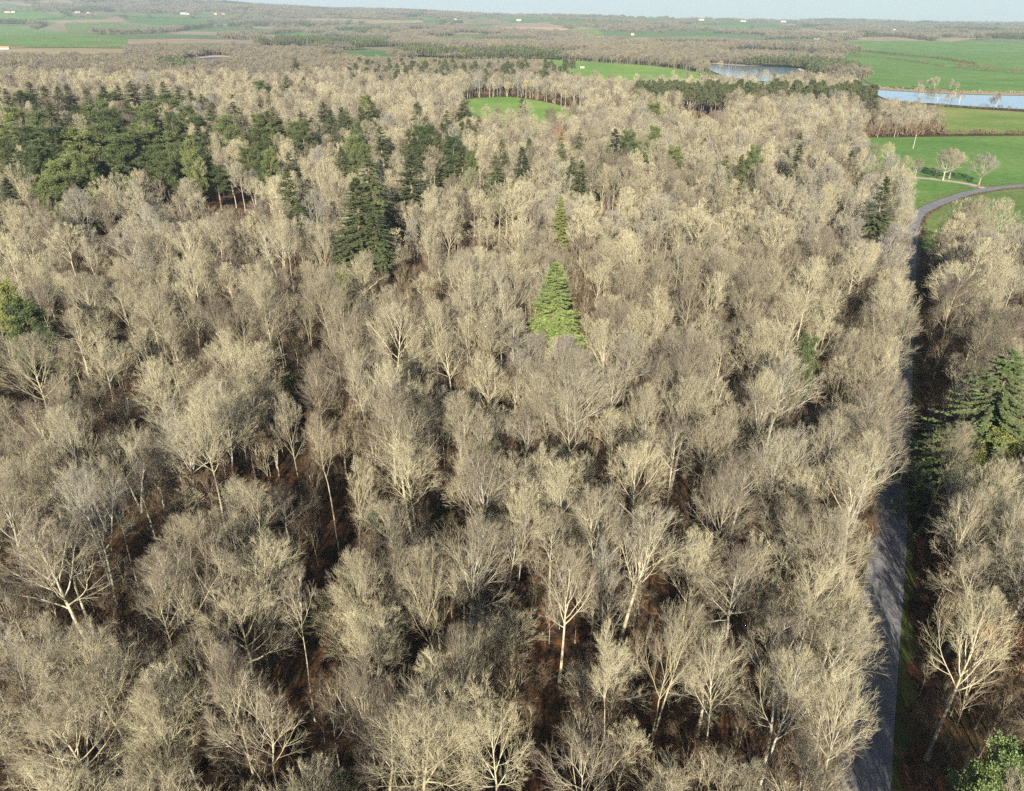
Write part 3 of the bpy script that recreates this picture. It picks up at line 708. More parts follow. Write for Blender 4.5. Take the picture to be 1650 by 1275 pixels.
conifer(1612, 690, 16, 70, [PINES[1]], "yellow-green pine at the foot of the big blue-green fir", cmat=OLIVE)
conifer(1632, 1205, 18, 90, [PINES[2]], "light green pine in the bottom right corner", cmat=leaf_mat("light_pine_needles", [(0, (.19, .26, .10)), (1, (.19, .26, .10))]))
for px, py, z_, r_ in ((1600, 1260, 8, 5), (1560, 1240, 10, 3.5), (1640, 1290, 10, 6)): OCC.append((*at(px, py, z_), r_))
conifer(28, 490, 20, 70, [PINES[1]], "dark rounded evergreen at the left edge of the photo", cmat=FIR)
conifer(4, 458, 20, 34, [PINES[1]], "bright green pine touching the left edge of the photo", cmat=OLIVE)
conifer(548, 440, 14, 26, [PINES[0]], "small bright green evergreen at the foot of the giant dark fir", cmat=OLIVE)
HOL = [Kind("holly_bush", "bush", *bush(5, 1.6, 1800), BRUSH, HOLLY, 5, 1.6)]
for px, py, h, wd, lab in [(607, 815, 6, 30, "dark green holly below the bare crowns, left of centre"), (712, 815, 4, 26, "low holly beside the thick forked trunk near the centre"), (548, 1246, 4, 34, "green holly at the bottom edge of the photo"), (1042, 842, 3.5, 26, "low dark holly right of the forked trunks"), (955, 576, 5, 30, "dull green ivy bush below the bright fir"), (462, 612, 5, 50, "dark green bush in the shade, left of centre"), (1320, 745, 4, 26, "small dull green bush amid stems left of the road")]:
    conifer(px, py, h, wd, HOL, lab, "evergreen bushes under the bare trees")
RUS = [Kind("beech_tree", "tree", *bush(9, 3.2, 3500, .16), BRUSH, RUSSET, 9, 3.2)]
conifer(1636, 1010, 10, 100, RUS, "orange beech still holding dead leaves, right of the road")
conifer(902, 203, 20, 12, RUS, "rust coloured treetop below the glade")

# the row of tall pines beyond the wood, right of centre
cnt = 0; prow = []
for k in range(58):
    for rr in range(3):
        px = 1022 + k * 6.6 + rng.uniform(-5, 5); gy = np.interp(px, [1020, 1200, 1410], [184, 189, 186]) - rr * 3.5 + rng.uniform(-2.2, 2.2) + 2.0 * math.sin(px / 23)
        if rng.random() < .06: continue
        if px > 1408: continue
        x, y = at(px, gy); prow.append((px, rr, x, y))
for rr in range(3):
    for k, (px, _, x, y) in enumerate(sorted(p for p in prow if p[1] == rr)):
        h = rng.uniform(.78, 1.15)
        place(TPINE[rng.integers(2)], x, y, f"tall bare-stemmed pine, {ordinal(k + 1)} from left in the {['front', 'middle', 'back'][rr]} rank", "tall pines in the row beyond the wood", h, sz=h); OCC.append((x, y, 2.2))
# pines of the mixed wood behind the glade
mp = []
for k in range(110):
    px = rng.uniform(560, 925); gy = rng.uniform(118, 152) - (px - 560) * .0 ; gy = np.clip(gy, 112 + abs(px - 780) * .02, 154)
    mp.append((px, *at(px, gy)))
for k, (px, x, y) in enumerate(sorted(mp)):
    h = rng.uniform(.75, 1.05)
    place(TPINE[rng.integers(2)], x, y, f"dull green pine in the mixed wood beyond the glade, {ordinal(k + 1) if k < 99 else ordinal(110 - k) + ' last'} from left", "pines of the mixed wood beyond the glade", h * 1.15, sz=h); OCC.append((x, y, 3))
print("conifers done")

# ------------------------------------------------------------------ bare forest
def vnoise(x, y, s, seed):
    r = np.random.default_rng(seed).random((64, 64)); u, v = x / s, y / s; i, j = np.floor(u).astype(int), np.floor(v).astype(int); a, b = u - i, v - j; a = a * a * (3 - 2 * a); b = b * b * (3 - 2 * b)
    g = lambda p, q: r[p % 64, q % 64]; return (g(i, j) * (1 - a) + g(i + 1, j) * a) * (1 - b) + (g(i, j + 1) * (1 - a) + g(i + 1, j + 1) * a) * b
def road_side(x, y):
    """signed distance to the road centre line, > 0 on its right"""
    P = np.stack([x, y], 1); L = ROAD; d = np.full(len(P), 1e9); s = np.zeros(len(P))
    for a, b in zip(L[:-1], L[1:]):
        ab = b - a; l2 = ab @ ab; t = np.clip(((P - a) @ ab) / l2, 0, 1); q = a + t[:, None] * ab; dd = np.hypot(*(P - q).T)
        cr = ab[0] * (P[:, 1] - a[1]) - ab[1] * (P[:, 0] - a[0]); m = dd < d; d = np.where(m, dd, d); s = np.where(m, -np.sign(cr), s)
    return d * s
def keep(x, y, road_l=3.4, road_r=5.4, tr=3.5):
    k = np.ones(len(x), bool)
    for p in EX: k &= ~in_poly(x, y, p)
    near = np.hypot(x, y) < 900
    rs = np.full(len(x), 1e3); rs[near] = road_side(x[near], y[near])
    k &= ~((rs > -road_l) & (rs < road_r))
    T = TRACKD[::3]; dd = np.min(np.hypot(x[:, None] - T[None, :, 0], y[:, None] - T[None, :, 1]), 1) if len(x) < 60000 else np.full(len(x), 99.)
    return k & (dd > tr)
def scatter_pts(x0, x1, y0, y1, sp, fan=True):
    nx, ny = int((x1 - x0) / sp), int((y1 - y0) / (sp * .87))
    X, Y = np.meshgrid(np.arange(nx), np.arange(ny)); X = x0 + (X + (Y % 2) * .5) * sp; Y = y0 + Y * sp * .87
    X = X.ravel() + rng.uniform(-.36, .36, X.size) * sp; Y = Y.ravel() + rng.uniform(-.36, .36, Y.size) * sp
    if fan:
        m = np.abs(X) < Y * .80 + 22; X, Y = X[m], Y[m]
    return X, Y
# prominent crowns of the foreground: crown centre px, py, crown width px, kind (B big, M slender)
PROM = [(265,630,120,'B2'),(385,590,85,'B1'),(505,620,90,'B2'),(65,610,140,'B1'),(335,720,100,'B1'),(625,650,120,'B3'),(100,910,190,'B0'),(400,930,180,'B0'),(250,985,100,'M1'),(380,1140,130,'B1'),
        (665,760,140,'B1'),(470,690,60,'M2'),(130,720,90,'B1'),(45,800,90,'B1'),(1045,680,90,'B1'),(1030,790,120,'B3'),(1160,820,130,'B1'),(910,940,120,'B0'),(710,970,120,'B2'),(590,970,100,'B1'),
        (590,1130,130,'B1'),(740,1070,120,'B1'),(1320,890,170,'B0'),(930,700,80,'M0'),(760,730,70,'M3'),(835,860,80,'M2'),(900,600,90,'B1'),(800,560,80,'M1'),(990,540,80,'B2'),(860,760,60,'M1'),
        (1070,1050,110,'B2'),(1260,1120,130,'B0'),(1160,1090,100,'M2'),(1360,1170,110,'B1'),(810,1210,130,'B3'),(270,1190,100,'B1'),(20,1100,110,'B3'),(1400,750,90,'B1'),(1425,640,90,'B1'),(1320,740,80,'M2'),
        (1230,660,80,'B1'),(1150,600,70,'M0'),(1560,1060,150,'B0'),(1620,880,100,'B1'),(1530,720,90,'B1'),(1600,470,90,'B1'),(1535,510,80,'B1'),(1550,860,80,'M2'),(180,800,60,'M2'),(215,740,50,'M4'),
        (700,540,80,'B1'),(590,540,80,'B2'),(430,520,80,'B1'),(250,520,80,'B3'),(150,490,90,'B1'),(980,930,60,'M1'),(1110,930,60,'M4'),(985,1120,80,'M1'),(640,880,70,'M4'),(530,760,80,'M1'),(560,830,60,'M4'),(480,1000,70,'M4')]
specs = []
for px, py, wd, kd in PROM:
    zc = 14.0; x, y = at(px, py, zc); depth = project(x, y, zc)[2]; half = wd / 2 * depth / F_PX
    K = (BIG if kd[0] == 'B' else MID)[int(kd[1])]
    specs.append([x, y, K, float(np.clip(half / K.W, .6, 1.25)), float(rng.uniform(.92, 1.08)) * 20 / K.H, 1])
    OCC.append((x, y, half * .72))
OC = np.array(OCC)
X, Y = scatter_pts(-620, 620, 16, 760, 5.9)
# reddish rides seen between the crowns on the left
rides = [W([(20, 1060), (215, 850)]), W([(680, 1275), (705, 1130)]), W([(500, 700), (440, 860)]), W([(20, 770), (190, 655)]), W([(150, 840), (245, 745)]), W([(170, 1120), (300, 930)]), W([(470, 1275), (560, 800)]), W([(890, 1275), (905, 1060)]), W([(1050, 1275), (1065, 880)])]
def seg_d(x, y, a, b):
    a = np.array(a); b = np.array(b); ab = b - a; P = np.stack([x, y], 1); t = np.clip(((P - a) @ ab) / (ab @ ab), 0, 1); return np.hypot(*(P - (a + t[:, None] * ab)).T)
m = keep(X, Y); X, Y = X[m], Y[m]
rsd = np.full(len(X), 99.); nr = np.hypot(X, Y) < 330; rsd[nr] = road_side(X[nr], Y[nr]); m = ~((rsd > -6.5) & (rsd < 8.5)); X, Y = X[m], Y[m]
EL = densify(ROAD, 1.0)
for side, stp in ((-5.0, 5), (7.4, 4), (11, 4), (14.5, 5)):
    E_ = offset_line(EL, side)[::stp] + rng.normal(0, .5, (len(EL[::stp]), 2)); E_ = E_[(E_[:, 1] > 16) & (E_[:, 1] < (262 if side < 0 else 208))]
    m = np.ones(len(E_), bool)
    for p in EX: m &= ~in_poly(E_[:, 0], E_[:, 1], p)
    E_ = E_[m]; X = np.concatenate([X, E_[:, 0]]); Y = np.concatenate([Y, E_[:, 1]])
for a, b in rides: m = seg_d(X, Y, a, b) > 3.2; X, Y = X[m], Y[m]
m = np.ones(len(X), bool)
for ox, oy, orr in OC: m &= np.hypot(X - ox, Y - oy) > orr
X, Y = X[m], Y[m]
dist = np.hypot(X, Y)
# the forest ends where the photograph shows fields and hedges begin
fx, fy, fd = projectN(X, Y, np.zeros(len(X)))
bound = np.interp(fx, [-400, 0, 200, 330, 500, 620, 780, 940, 1050, 1390, 1392, 1520, 1530, 3000], [96, 96, 100, 112, 118, 120, 118, 128, 150, 150, 183, 183, 430, 430])
right_wood = (fx > 1450) & (fy > 400) | (fx <= 1450) | ((fx < 1515) & (fy > 182) & (fy < 219))
right_wood |= (fx > 1450) & (fx < 1700) & (fy > 340) & (fy < 400) & False
m = (fy > bound) & right_wood; X, Y, dist = X[m], Y[m], dist[m]
def kind_for(x, y):
    r = rng.random(); big = .46
    if r < big or -7 < road_side(np.array([x]), np.array([y]))[0] < 10: return BIG[rng.integers(5)]
    return MID[rng.integers(5)]
# the front of the pool becomes individual trees
bare = list(specs)
order = np.argsort(dist); px_, py_, dep_ = projectN(X, Y, np.full(len(X), 13.0))
vis = (px_ > -60) & (px_ < 1710) & (py_ < 1400) & (dep_ > 15)
ind = [i for i in order if vis[i]][:300 - len(specs)]
indset = set(ind)
for i in ind:
    K = kind_for(X[i], Y[i]); s_ = rng.uniform(.78, 1.05); bare.append([X[i], Y[i], K, s_, s_ * rng.uniform(.85, 1.08) * (1.0 if rng.random() > .25 else .7), 0])
rows = {}
for b in bare: rows.setdefault(int(math.hypot(b[0], b[1]) // 7), []).append(b)
rk = sorted(rows)
for n, key in enumerate(rk):
    r = sorted(rows[key], key=lambda b: b[0] / b[1])
    for k, (x, y, K, s_, sz, pr) in enumerate(r):
        form = "broad fan-crowned" if K in BIG and K is not BIG[2] else "fork-stemmed" if K in (BIG[2], MID[3]) else "slender" if K in (MID[1], MID[4]) else "mid-sized upright"
        px, py, _ = project(x, y, 14)
        rs = road_side(np.array([x]), np.array([y]))[0]
        where = ""
        if -9 < rs < 0: where = " overhanging the road"
        elif 0 < rs < 60: where = " beyond the road"
        row = "nearest" if n == 0 else ordinal(n + 1)
        place(K, x, y, f"{form} tree{where}, {ordinal(k + 1)} from left in the {row} row", "bare pale trees of the wood", s_, sz=sz, tilt=.055)
rest = np.array([i for i in range(len(X)) if i not in indset])
print("individual bare trees", len(bare), "mass", len(rest))

def scatter_mass(name, pts, var, rot, scl, sources, label=None, category=None, tilt=None):
    """ONE object: points, each drawing one of the sources (lists of objects or meshes)"""
    V = np.column_stack([pts[:, 0], pts[:, 1], ground_z(pts[:, 0], pts[:, 1]) if pts.shape[1] == 2 else pts[:, 2]])
    me = bpy.data.meshes.new(name); me.vertices.add(len(V)); me.vertices.foreach_set("co", V.astype(np.float32).ravel())
    for nm, ty, dat in (("variant", 'INT', var.astype(np.int32)), ("turn", 'FLOAT_VECTOR', np.column_stack([np.zeros(len(V)), np.zeros(len(V)), rot]).astype(np.float32)), ("size", 'FLOAT_VECTOR', scl.astype(np.float32))):
        a = me.attributes.new(nm, ty, 'POINT'); a.data.foreach_set("value" if ty == 'INT' else "vector", dat.ravel())
    me.update(); o = obj(name, me, kind="stuff")
    if label: o["label"] = label; o["category"] = category
    ng = bpy.data.node_groups.new(name, 'GeometryNodeTree')
    ng.interface.new_socket("Geometry", in_out='INPUT', socket_type='NodeSocketGeometry'); ng.interface.new_socket("Geometry", in_out='OUTPUT', socket_type='NodeSocketGeometry')
    gi, go = ng.nodes.new('NodeGroupInput'), ng.nodes.new('NodeGroupOutput'); L = ng.links
    jn = ng.nodes.new('GeometryNodeJoinGeometry')
    for src in sources:
        j2 = ng.nodes.new('GeometryNodeJoinGeometry')
        for s_ in src:
            oi = ng.nodes.new('GeometryNodeObjectInfo'); oi.transform_space = 'ORIGINAL'; oi.inputs['Object'].default_value = s_; oi.inputs['As Instance'].default_value = False
            L.new(oi.outputs['Geometry'], j2.inputs[0])
        gti = ng.nodes.new('GeometryNodeGeometryToInstance'); L.new(j2.outputs[0], gti.inputs[0]); L.new(gti.outputs[0], jn.inputs[0])
    ip = ng.nodes.new('GeometryNodeInstanceOnPoints'); ip.inputs['Pick Instance'].default_value = True
    L.new(gi.outputs[0], ip.inputs['Points']); L.new(jn.outputs[0], ip.inputs['Instance'])
    for nm, ty, sk in (("variant", 'INT', 'Instance Index'), ("turn", 'FLOAT_VECTOR', 'Rotation'), ("size", 'FLOAT_VECTOR', 'Scale')):
        na = ng.nodes.new('GeometryNodeInputNamedAttribute'); na.data_type = ty; na.inputs['Name'].default_value = nm; L.new(na.outputs[0], ip.inputs[sk])
    L.new(ip.outputs[0], go.inputs[0])
    md = o.modifiers.new("scatter", 'NODES'); md.node_group = ng
    return o
def loose(name, me): return bpy.data.objects.new(name, me)

# the rest of the wood: near part draws the full trees, far part lighter ones
srcs = [list(PROTO[k]) for k in BIG + MID]
far_tr = []
for (H, W_, fk, nl, an, st) in [(20, 5.2, .40, 13, 50, 1), (20, 5.6, .44, 13, 56, 1), (20, 5.2, .40, 8, 48, 2), (19, 4.6, .38, 11, 46, 1), (18, 3.6, .45, 9, 44, 1), (17, 4.2, .40, 10, 50, 1)]:
    t_, c_ = bare_tree(H, W_, fk, nl, 7, 6, 4, ang=an, trunk_r=.2, stems=st, tw=.017)
    far_tr.append([loose("trunk", t_.mesh("trunk", BARK, True)), loose("crown", c_.mesh("crown", TWIG))])
rd = dist[rest]; near_i = rest[rd < 190]; far_i = rest[rd >= 190]
def mass(name, I, sources, lab):
    n = len(I); va = np.where(rng.random(n) < .45, rng.integers(0, min(4 if len(sources) < 8 else 5, len(sources)), n), rng.integers(0, len(sources), n)); s_ = rng.uniform(.75, 1.08, n); v = s_ * rng.uniform(.8, 1.15, n) * np.where(rng.random(n) < .22, .7, 1)
    qx, qy, _ = projectN(X[I], Y[I], np.zeros(n)); lw = np.where((qx > 1375) & (qy < 221), .62, 1.0); s_ = s_ * lw ** .6; v = v * lw
    scatter_mass(name, np.column_stack([X[I], Y[I]]), va, rng.uniform(0, 6.28, n), np.column_stack([s_, s_, v]), sources, lab, "woodland")
gap = vnoise(X[rest], Y[rest], 14, 31); kp = (rng.random(len(rest)) > .10) & (gap > .27); rest = rest[kp]; rd = rd[kp]; near_i = rest[rd < 190]; far_i = rest[rd >= 190]
mass("woodland", near_i, srcs, "pale bare treetops of the middle of the wood behind the nearest rows")
mass("woodland", far_i, far_tr, "hazy mass of bare treetops in the far half of the wood")
# brush under the trees
br = []
for k in range(5):
    H = rng.uniform(3, 5.5); st = 9; a = rng.uniform(0, 6.28, st); K = 4; b_ = Buf()
    P = np.stack([np.column_stack([np.cos(a) * (.1 + 1.5 * t * rng.uniform(.4, 1.2, st)), np.sin(a) * (.1 + 1.5 * t * rng.uniform(.4, 1.2, st)), H * t * rng.uniform(.8, 1, st) - .1]) for t in np.linspace(0, 1, K)], 1)
    R_ = taper(np.full(st, .028), K, .3); b_.add(*tubes(P, R_, 3)); s1, L1, _ = grow(P, 9, .2, 1, 1.5, 35, 3, .05, .15, .3); b_.add(*tubes(s1, taper(np.full(len(s1), .014), 3, .4), 3))
    s2, L2, _ = grow(s1, 7, .1, 1, .7, 40, 3, .03, .2, .3); b_.add(*tubes(s2, taper(np.full(len(s2), .010), 3, .4), 3)); br.append([loose("brush", b_.mesh("brush", BRUSH))])
for (H, W_, nl) in ((8, 1.7, 9), (10, 2.2, 10), (7, 1.5, 8)):
    t_, c_ = bare_tree(H, W_, .30, nl, 6, 5, 3, ang=36, trunk_r=.06, tw=.010)
    t2, c2 = loose("sapling", t_.mesh("sapling", TWIG)), loose("sapling", c_.mesh("sapling", BRUSH)); br.append([t2, c2]); br.append([t2, c2])
BX, BY = scatter_pts(-170, 170, 16, 210, 2.35); m = keep(BX, BY, 2.8, 4.2, 2.5); BX, BY = BX[m], BY[m]
for a, b in rides: m = seg_d(BX, BY, a, b) > 2.1; BX, BY = BX[m], BY[m]
m = rng.random(len(BX)) < .85; BX, BY = BX[m], BY[m]; n = len(BX); s_ = rng.uniform(.5, 1.25, n)
scatter_mass("undergrowth", np.column_stack([BX, BY]), rng.integers(0, len(br), n), rng.uniform(0, 6.28, n), np.column_stack([s_, s_, s_]), br, "brown leafless brush and saplings under the bare trees", "undergrowth")

# ------------------------------------------------------------------ the trees in the crop field
for px, py, hpx, wd, lab in [(1425, 268, 36, 26, "thin pale tree at the corner of the crop field by the wood"), (1474, 286, 29, 22, "small slim bare tree by the track, left of two round ones"), (1519, 291, 48, 46, "bare round tree in the crop field, left trunk of the middle pair"), (1529, 288, 44, 44, "bare round tree in the crop field, right trunk of the middle pair"), (1577, 298, 48, 46, "bare round-crowned tree beside the road junction")]:
    x, y = at(px, py); dp = project(x, y, 0)[2]; h = hpx / math.cos(R(10)) * dp / F_PX; place(FIELDT, x, y, lab, "field trees by the track", float(wd / 2 * dp / F_PX / FIELDT.W), sz=float(h / FIELDT.H))
pb = Buf(); pb.add(*tubes(np.array([[[0, 0, -.2], [0, 0, 4], [0, 0, 8.0]]], float), np.array([[.14, .12, .10]]), 8, False)); pb.add(*tubes(np.array([[[-.6, 0, 7.3], [0, 0, 7.35], [.6, 0, 7.3]]], float), np.array([[.05, .05, .05]]), 4, False))
x, y = at(1471, 240); obj("utility_pole", pb.mesh("utility_pole", CONCRETE), loc=(x, y, float(ground_z(x, y)[0])), label="thin pale pole standing alone in the green crop field", category="pole")

# ------------------------------------------------------------------ hedges: each one thing
def hedge(pts, label, h=3.5, w_=2.5, step=2.4, col=BRUSH, gap=0.0):
    L = densify(catmull(W(pts), 6) if isinstance(pts, list) else pts, step); b_ = Buf(); x0, y0 = L.mean(0); z0 = float(ground_z(x0, y0)[0])
    for p in L:
        if rng.random() < gap: continue
        n = 46; hh = h * rng.uniform(.5, 1.25); c = np.array([p[0] - x0 + rng.normal(0, .5), p[1] - y0 + rng.normal(0, .5), float(ground_z(p[0], p[1])[0]) - z0])
        q = norm(rng.normal(size=(n, 3))) * rng.uniform(.2, 1, (n, 1)) ** .5 * np.array([w_, w_, hh * .5]) + np.array([0, 0, hh * .5])
        D = norm(rng.normal(size=(n, 3)) * .5 + np.array([0, 0, .9]) + (q - [0, 0, hh * .2]) * .15); b_.add(*blades(c + q, D, norm(np.cross(D, rng.normal(size=D.shape))), hh * .42, .38 if h > 1 else .14))
    obj("hedge", b_.mesh("hedge", col), loc=(x0, y0, z0), label=label, category="hedge", group="field hedges")
hedge([(1515, 218), (1560, 217), (1650, 218), (1760, 218)], "low brown hedge between the crop field and the lakeside pasture", 2.6, 2.0, 1.6)
hedge([(1350, 80), (1420, 87), (1500, 94), (1572, 105)], "dark thin hedge crossing the fields beyond the lake", 4, 3, 5)
hedge([(1540, 110), (1590, 115), (1650, 120), (1760, 127)], "thick brown hedgerow right of the lake fields", 8, 5, 5)
hedge([(1375, 90), (1440, 96), (1520, 108)], "pale hedge in the middle of the lake fields", 3, 3, 5)
hedge([(20, 77.5), (110, 77.5), (205, 79)], "dark straight hedge above the stubble field", 5, 3, 4)
hedge([(0, 60), (70, 62), (200, 70)], "broken hedge across the valley meadow", 5, 4, 6, gap=.35)
hedge([(1405, 142), (1480, 147.5), (1560, 150), (1700, 152)], "reedy tan fringe on the far shore of the lake", 2.2, 2.0, 3, TAN)
hedge([(1430, 167.5), (1500, 172), (1560, 175), (1700, 181)], "brown fringe on the near shore of the lake", 3.0, 2.0, 4)
hedge([(1384, 221), (1430, 220), (1480, 219.5), (1516, 217)], "ragged brown undergrowth at the foot of the wood by the crop field", 7, 4, 1.6)
hedge([(738, 158), (770, 156), (800, 154.5), (835, 154.5), (880, 162), (925, 172), (950, 180)], "brown scrub along the far rim of the bright glade", 5.5, 3, 2.4)
hedge([(1030, 190), (1100, 189.5), (1200, 191), (1300, 191), (1400, 189)], "brown scrub along the foot of the pine row", 4.5, 3, 2.6)
bend = ROADD[(ROADD[:, 1] > 235) & (ROADD[:, 0] < 300)]
hedge(offset_line(bend, 3.6), "dark weedy ditch edge curving along the inside of the road bend", .45, .35, .6)
hedge(offset_line(bend[20:], -5.2), "rough brown bank curving along the outside of the road bend", .45, .4, .8)

# ------------------------------------------------------------------ far woods, groves and houses
clump = []
for k in range(6):
    b_ = Buf(); nt_ = 9
    for q in range(nt_):
        cx, cy, h, r_ = rng.uniform(-11, 11), rng.uniform(-11, 11), rng.uniform(9, 16), rng.uniform(3, 5)
        n = 110; p = norm(rng.normal(size=(n, 3))); p[:, 2] = np.abs(p[:, 2]) * 1.1 - .25; p *= rng.uniform(.5, 1, (n, 1)) ** .5
        q_ = p * np.array([r_, r_, h * .42]) + np.array([cx, cy, h * .55]); D = norm(p * np.array([1, 1, .5]) + np.array([0, 0, .9]) + rng.normal(0, .25, (n, 3)))
        b_.add(*blades(q_, D, norm(np.cross(D, rng.normal(size=D.shape))), rng.uniform(1.6, 3, n), .42))
    n = nt_ * 2; P = np.stack([np.column_stack([rng.uniform(-11, 11, n), rng.uniform(-11, 11, n), np.full(n, 0)]) for _ in (0,)] * 2, 1); P[:, 1, 2] = 9
    b_.add(*tubes(P, np.full((n, 2), .3), 3, False)); clump.append([loose("wood", b_.mesh("wood", FARTWIG))])
gclump = []
for k in range(3):
    b_ = Buf()
    for q in range(9):
        cx, cy, h = rng.uniform(-10, 10), rng.uniform(-10, 10), rng.uniform(11, 17); n = 150; u = rng.uniform(0, 1, n); a = rng.uniform(0, 6.28, n); r_ = 3.6 * (1 - u) ** .6 * rng.uniform(.6, 1, n)
        p = np.column_stack([cx + np.cos(a) * r_, cy + np.sin(a) * r_, h * (.25 + .75 * u)]); D = norm(np.column_stack([np.cos(a), np.sin(a), rng.normal(-.1, .4, n)])); b_.add(*blades(p, D, norm(np.cross(D, rng.normal(size=D.shape))), rng.uniform(1.2, 2.2, n), .8))
    gclump.append([loose("wood", b_.mesh("wood", FARPINE))])
def far_wood(y0, y1, sp, thr, scale):
    FX, FY = scatter_pts(-y1 * .85, y1 * .85, y0, y1, sp); fx, fy, _ = projectN(FX, FY, terrain(FX, FY))
    bound = np.interp(fx, [-400, 0, 200, 330, 500, 620, 780, 940, 1050, 1390, 1392, 1520, 1530, 3000], [96, 96, 100, 112, 118, 120, 118, 128, 150, 150, 183, 183, 213, 213])
    m = (fx > -60) & (fx < 1710) & ((fy < bound) | (FY > 765))
    solid = fy >= bound
    m &= ~((fx > 1340) & (fy > 137))
    FX, FY = FX[m], FY[m]
    k = np.ones(len(FX), bool)
    for p in EX: k &= ~in_poly(FX, FY, p)
    dn = np.where(FY > 1500, vnoise(FX, FY * .5, 520, 3), vnoise(FX, FY * .8, 260, 3)) * .65 + vnoise(FX, FY, 90, 4) * .35
    line = np.abs(vnoise(FX, FY * .6, 520, 9) - .5) < .018          # hedgerows and tree lines
    line |= np.abs(vnoise(FX, FY * .5, 700, 11) - .45) < .014
    k &= (dn > thr) | line | solid[m]
    FX, FY = FX[k], FY[k]; return FX, FY, scale
A1 = far_wood(560, 1500, 13, .48, 1.0); A2 = far_wood(1500, 3600, 20, .60, 1.2); A3 = far_wood(3600, 9000, 46, .64, 1.7)
FX = np.concatenate([a[0] for a in (A1, A2, A3)]); FY = np.concatenate([a[1] for a in (A1, A2, A3)]); FS = np.concatenate([np.full(len(a[0]), a[2]) for a in (A1, A2, A3)])
gn = vnoise(FX, FY * .7, 210, 21) > .80; px_, py_, _ = projectN(FX, FY, terrain(FX, FY))
gn |= (px_ > 445) & (px_ < 630) & (py_ > 66) & (py_ < 80); gn |= (px_ > 80) & (px_ < 185) & (py_ > 15) & (py_ < 27); gn |= (px_ > 270) & (px_ < 305) & (py_ > 108) & (py_ < 125); gn &= ~((px_ > 600) & (px_ < 900) & (py_ > 80) & False)
def fm(name, sel, sources, lab):
    n = int(sel.sum()); s_ = FS[sel] * rng.uniform(.8, 1.2, n); v = np.where(FS[sel] > 1.5, 1.25, FS[sel]) * rng.uniform(.7, 1.15, n)
    scatter_mass(name, np.column_stack([FX[sel], FY[sel]]), rng.integers(0, len(sources), n), rng.uniform(0, 6.28, n), np.column_stack([s_, s_, v]), sources, lab, "woodland")
fm("distant_woodland", ~gn, clump, "hazy brown and grey woods spread over the far countryside")
fm("distant_conifer_woodland", gn, gclump, "dark green conifer plantations in the far countryside")
print("far clumps", len(FX))
LK = [(1205, 134), (1222, 136), (1262, 128), (1275, 126), (1290, 129), (1268, 134), (1285, 135), (1300, 134), (1195, 129), (1128, 122), (1160, 112), (1215, 128), (1232, 131), (1240, 133), (1248, 132), (1308, 130), (1318, 132), (1326, 134), (1336, 131), (1345, 136), (1362, 137), (1372, 138), (1480, 158), (1498, 162), (1510, 163), (1525, 166), (1532, 165), (1545, 168), (1596, 172), (1604, 173), (1480, 142), (1497, 143), (1505, 144), (1530, 146), (1540, 147)]
for k, (px, py) in enumerate(sorted(LK)):
    x, y = at(px, py); s_ = rng.uniform(.55, .95); place(FIELDT, x, y, f"bare tree on the shore of the lake, {ordinal(k + 1)} from the left", "bare trees round the lake", s_, sz=s_ * rng.uniform(.9, 1.25))

def house(px, py, L, D_, h, rot, label, roof=TILE, wall=WALLM):
    x, y = at(px, py); root = bpy.data.objects.new("house", None); COL.objects.link(root); root.location = (x, y, float(ground_z(x, y)[0])); root.rotation_euler = (0, 0, rot); root.scale = (.62, .62, .7)
    root["label"] = label; root["category"] = "house"; root["group"] = "houses of the far countryside"
    a, b = L / 2, D_ / 2; rh = D_ * .28
    V = [(-a, -b, -1), (a, -b, -1), (a, b, -1), (-a, b, -1), (-a, -b, h), (a, -b, h), (a, b, h), (-a, b, h), (-a, 0, h + rh), (a, 0, h + rh)]
    me = bpy.data.meshes.new("wall"); me.from_pydata(V, [], [(0, 1, 5, 4), (1, 2, 6, 9, 5), (2, 3, 7, 6), (3, 0, 4, 8, 7)]); me.materials.append(wall); obj("wall", me, root)
    e = .5; V = []
    for s_ in (-1, 1):
        for (xx, yy, zz) in ((-a - e, s_ * (b + e), h - e * .56), (a + e, s_ * (b + e), h - e * .56), (a + e, 0, h + rh + .02), (-a - e, 0, h + rh + .02)): V += [(xx, yy, zz), (xx, yy, zz + .25)]
    F = []
    for o_ in (0, 8): F += [(o_, o_ + 2, o_ + 4, o_ + 6), (o_ + 1, o_ + 3, o_ + 5, o_ + 7), (o_, o_ + 2, o_ + 3, o_ + 1), (o_ + 2, o_ + 4, o_ + 5, o_ + 3), (o_ + 4, o_ + 6, o_ + 7, o_ + 5), (o_ + 6, o_, o_ + 1, o_ + 7)]
    me = bpy.data.meshes.new("roof"); me.from_pydata(V, [], F); me.materials.append(roof); obj("roof", me, root)
    n = max(2, int(L / 4))
    for k in range(n):
        xx = -a + L * (k + .5) / n; me = bpy.data.meshes.new("window"); me.from_pydata([(xx - .6, -b - .03, 1), (xx + .6, -b - .03, 1), (xx + .6, -b - .03, 2.4), (xx - .6, -b - .03, 2.4), (xx - .6, -b + .1, 1), (xx + .6, -b + .1, 1), (xx + .6, -b + .1, 2.4), (xx - .6, -b + .1, 2.4)], [], [(0, 1, 2, 3), (0, 4, 5, 1), (1, 5, 6, 2), (2, 6, 7, 3), (3, 7, 4, 0)]); me.materials.append(DARKM); obj("window", me, root)
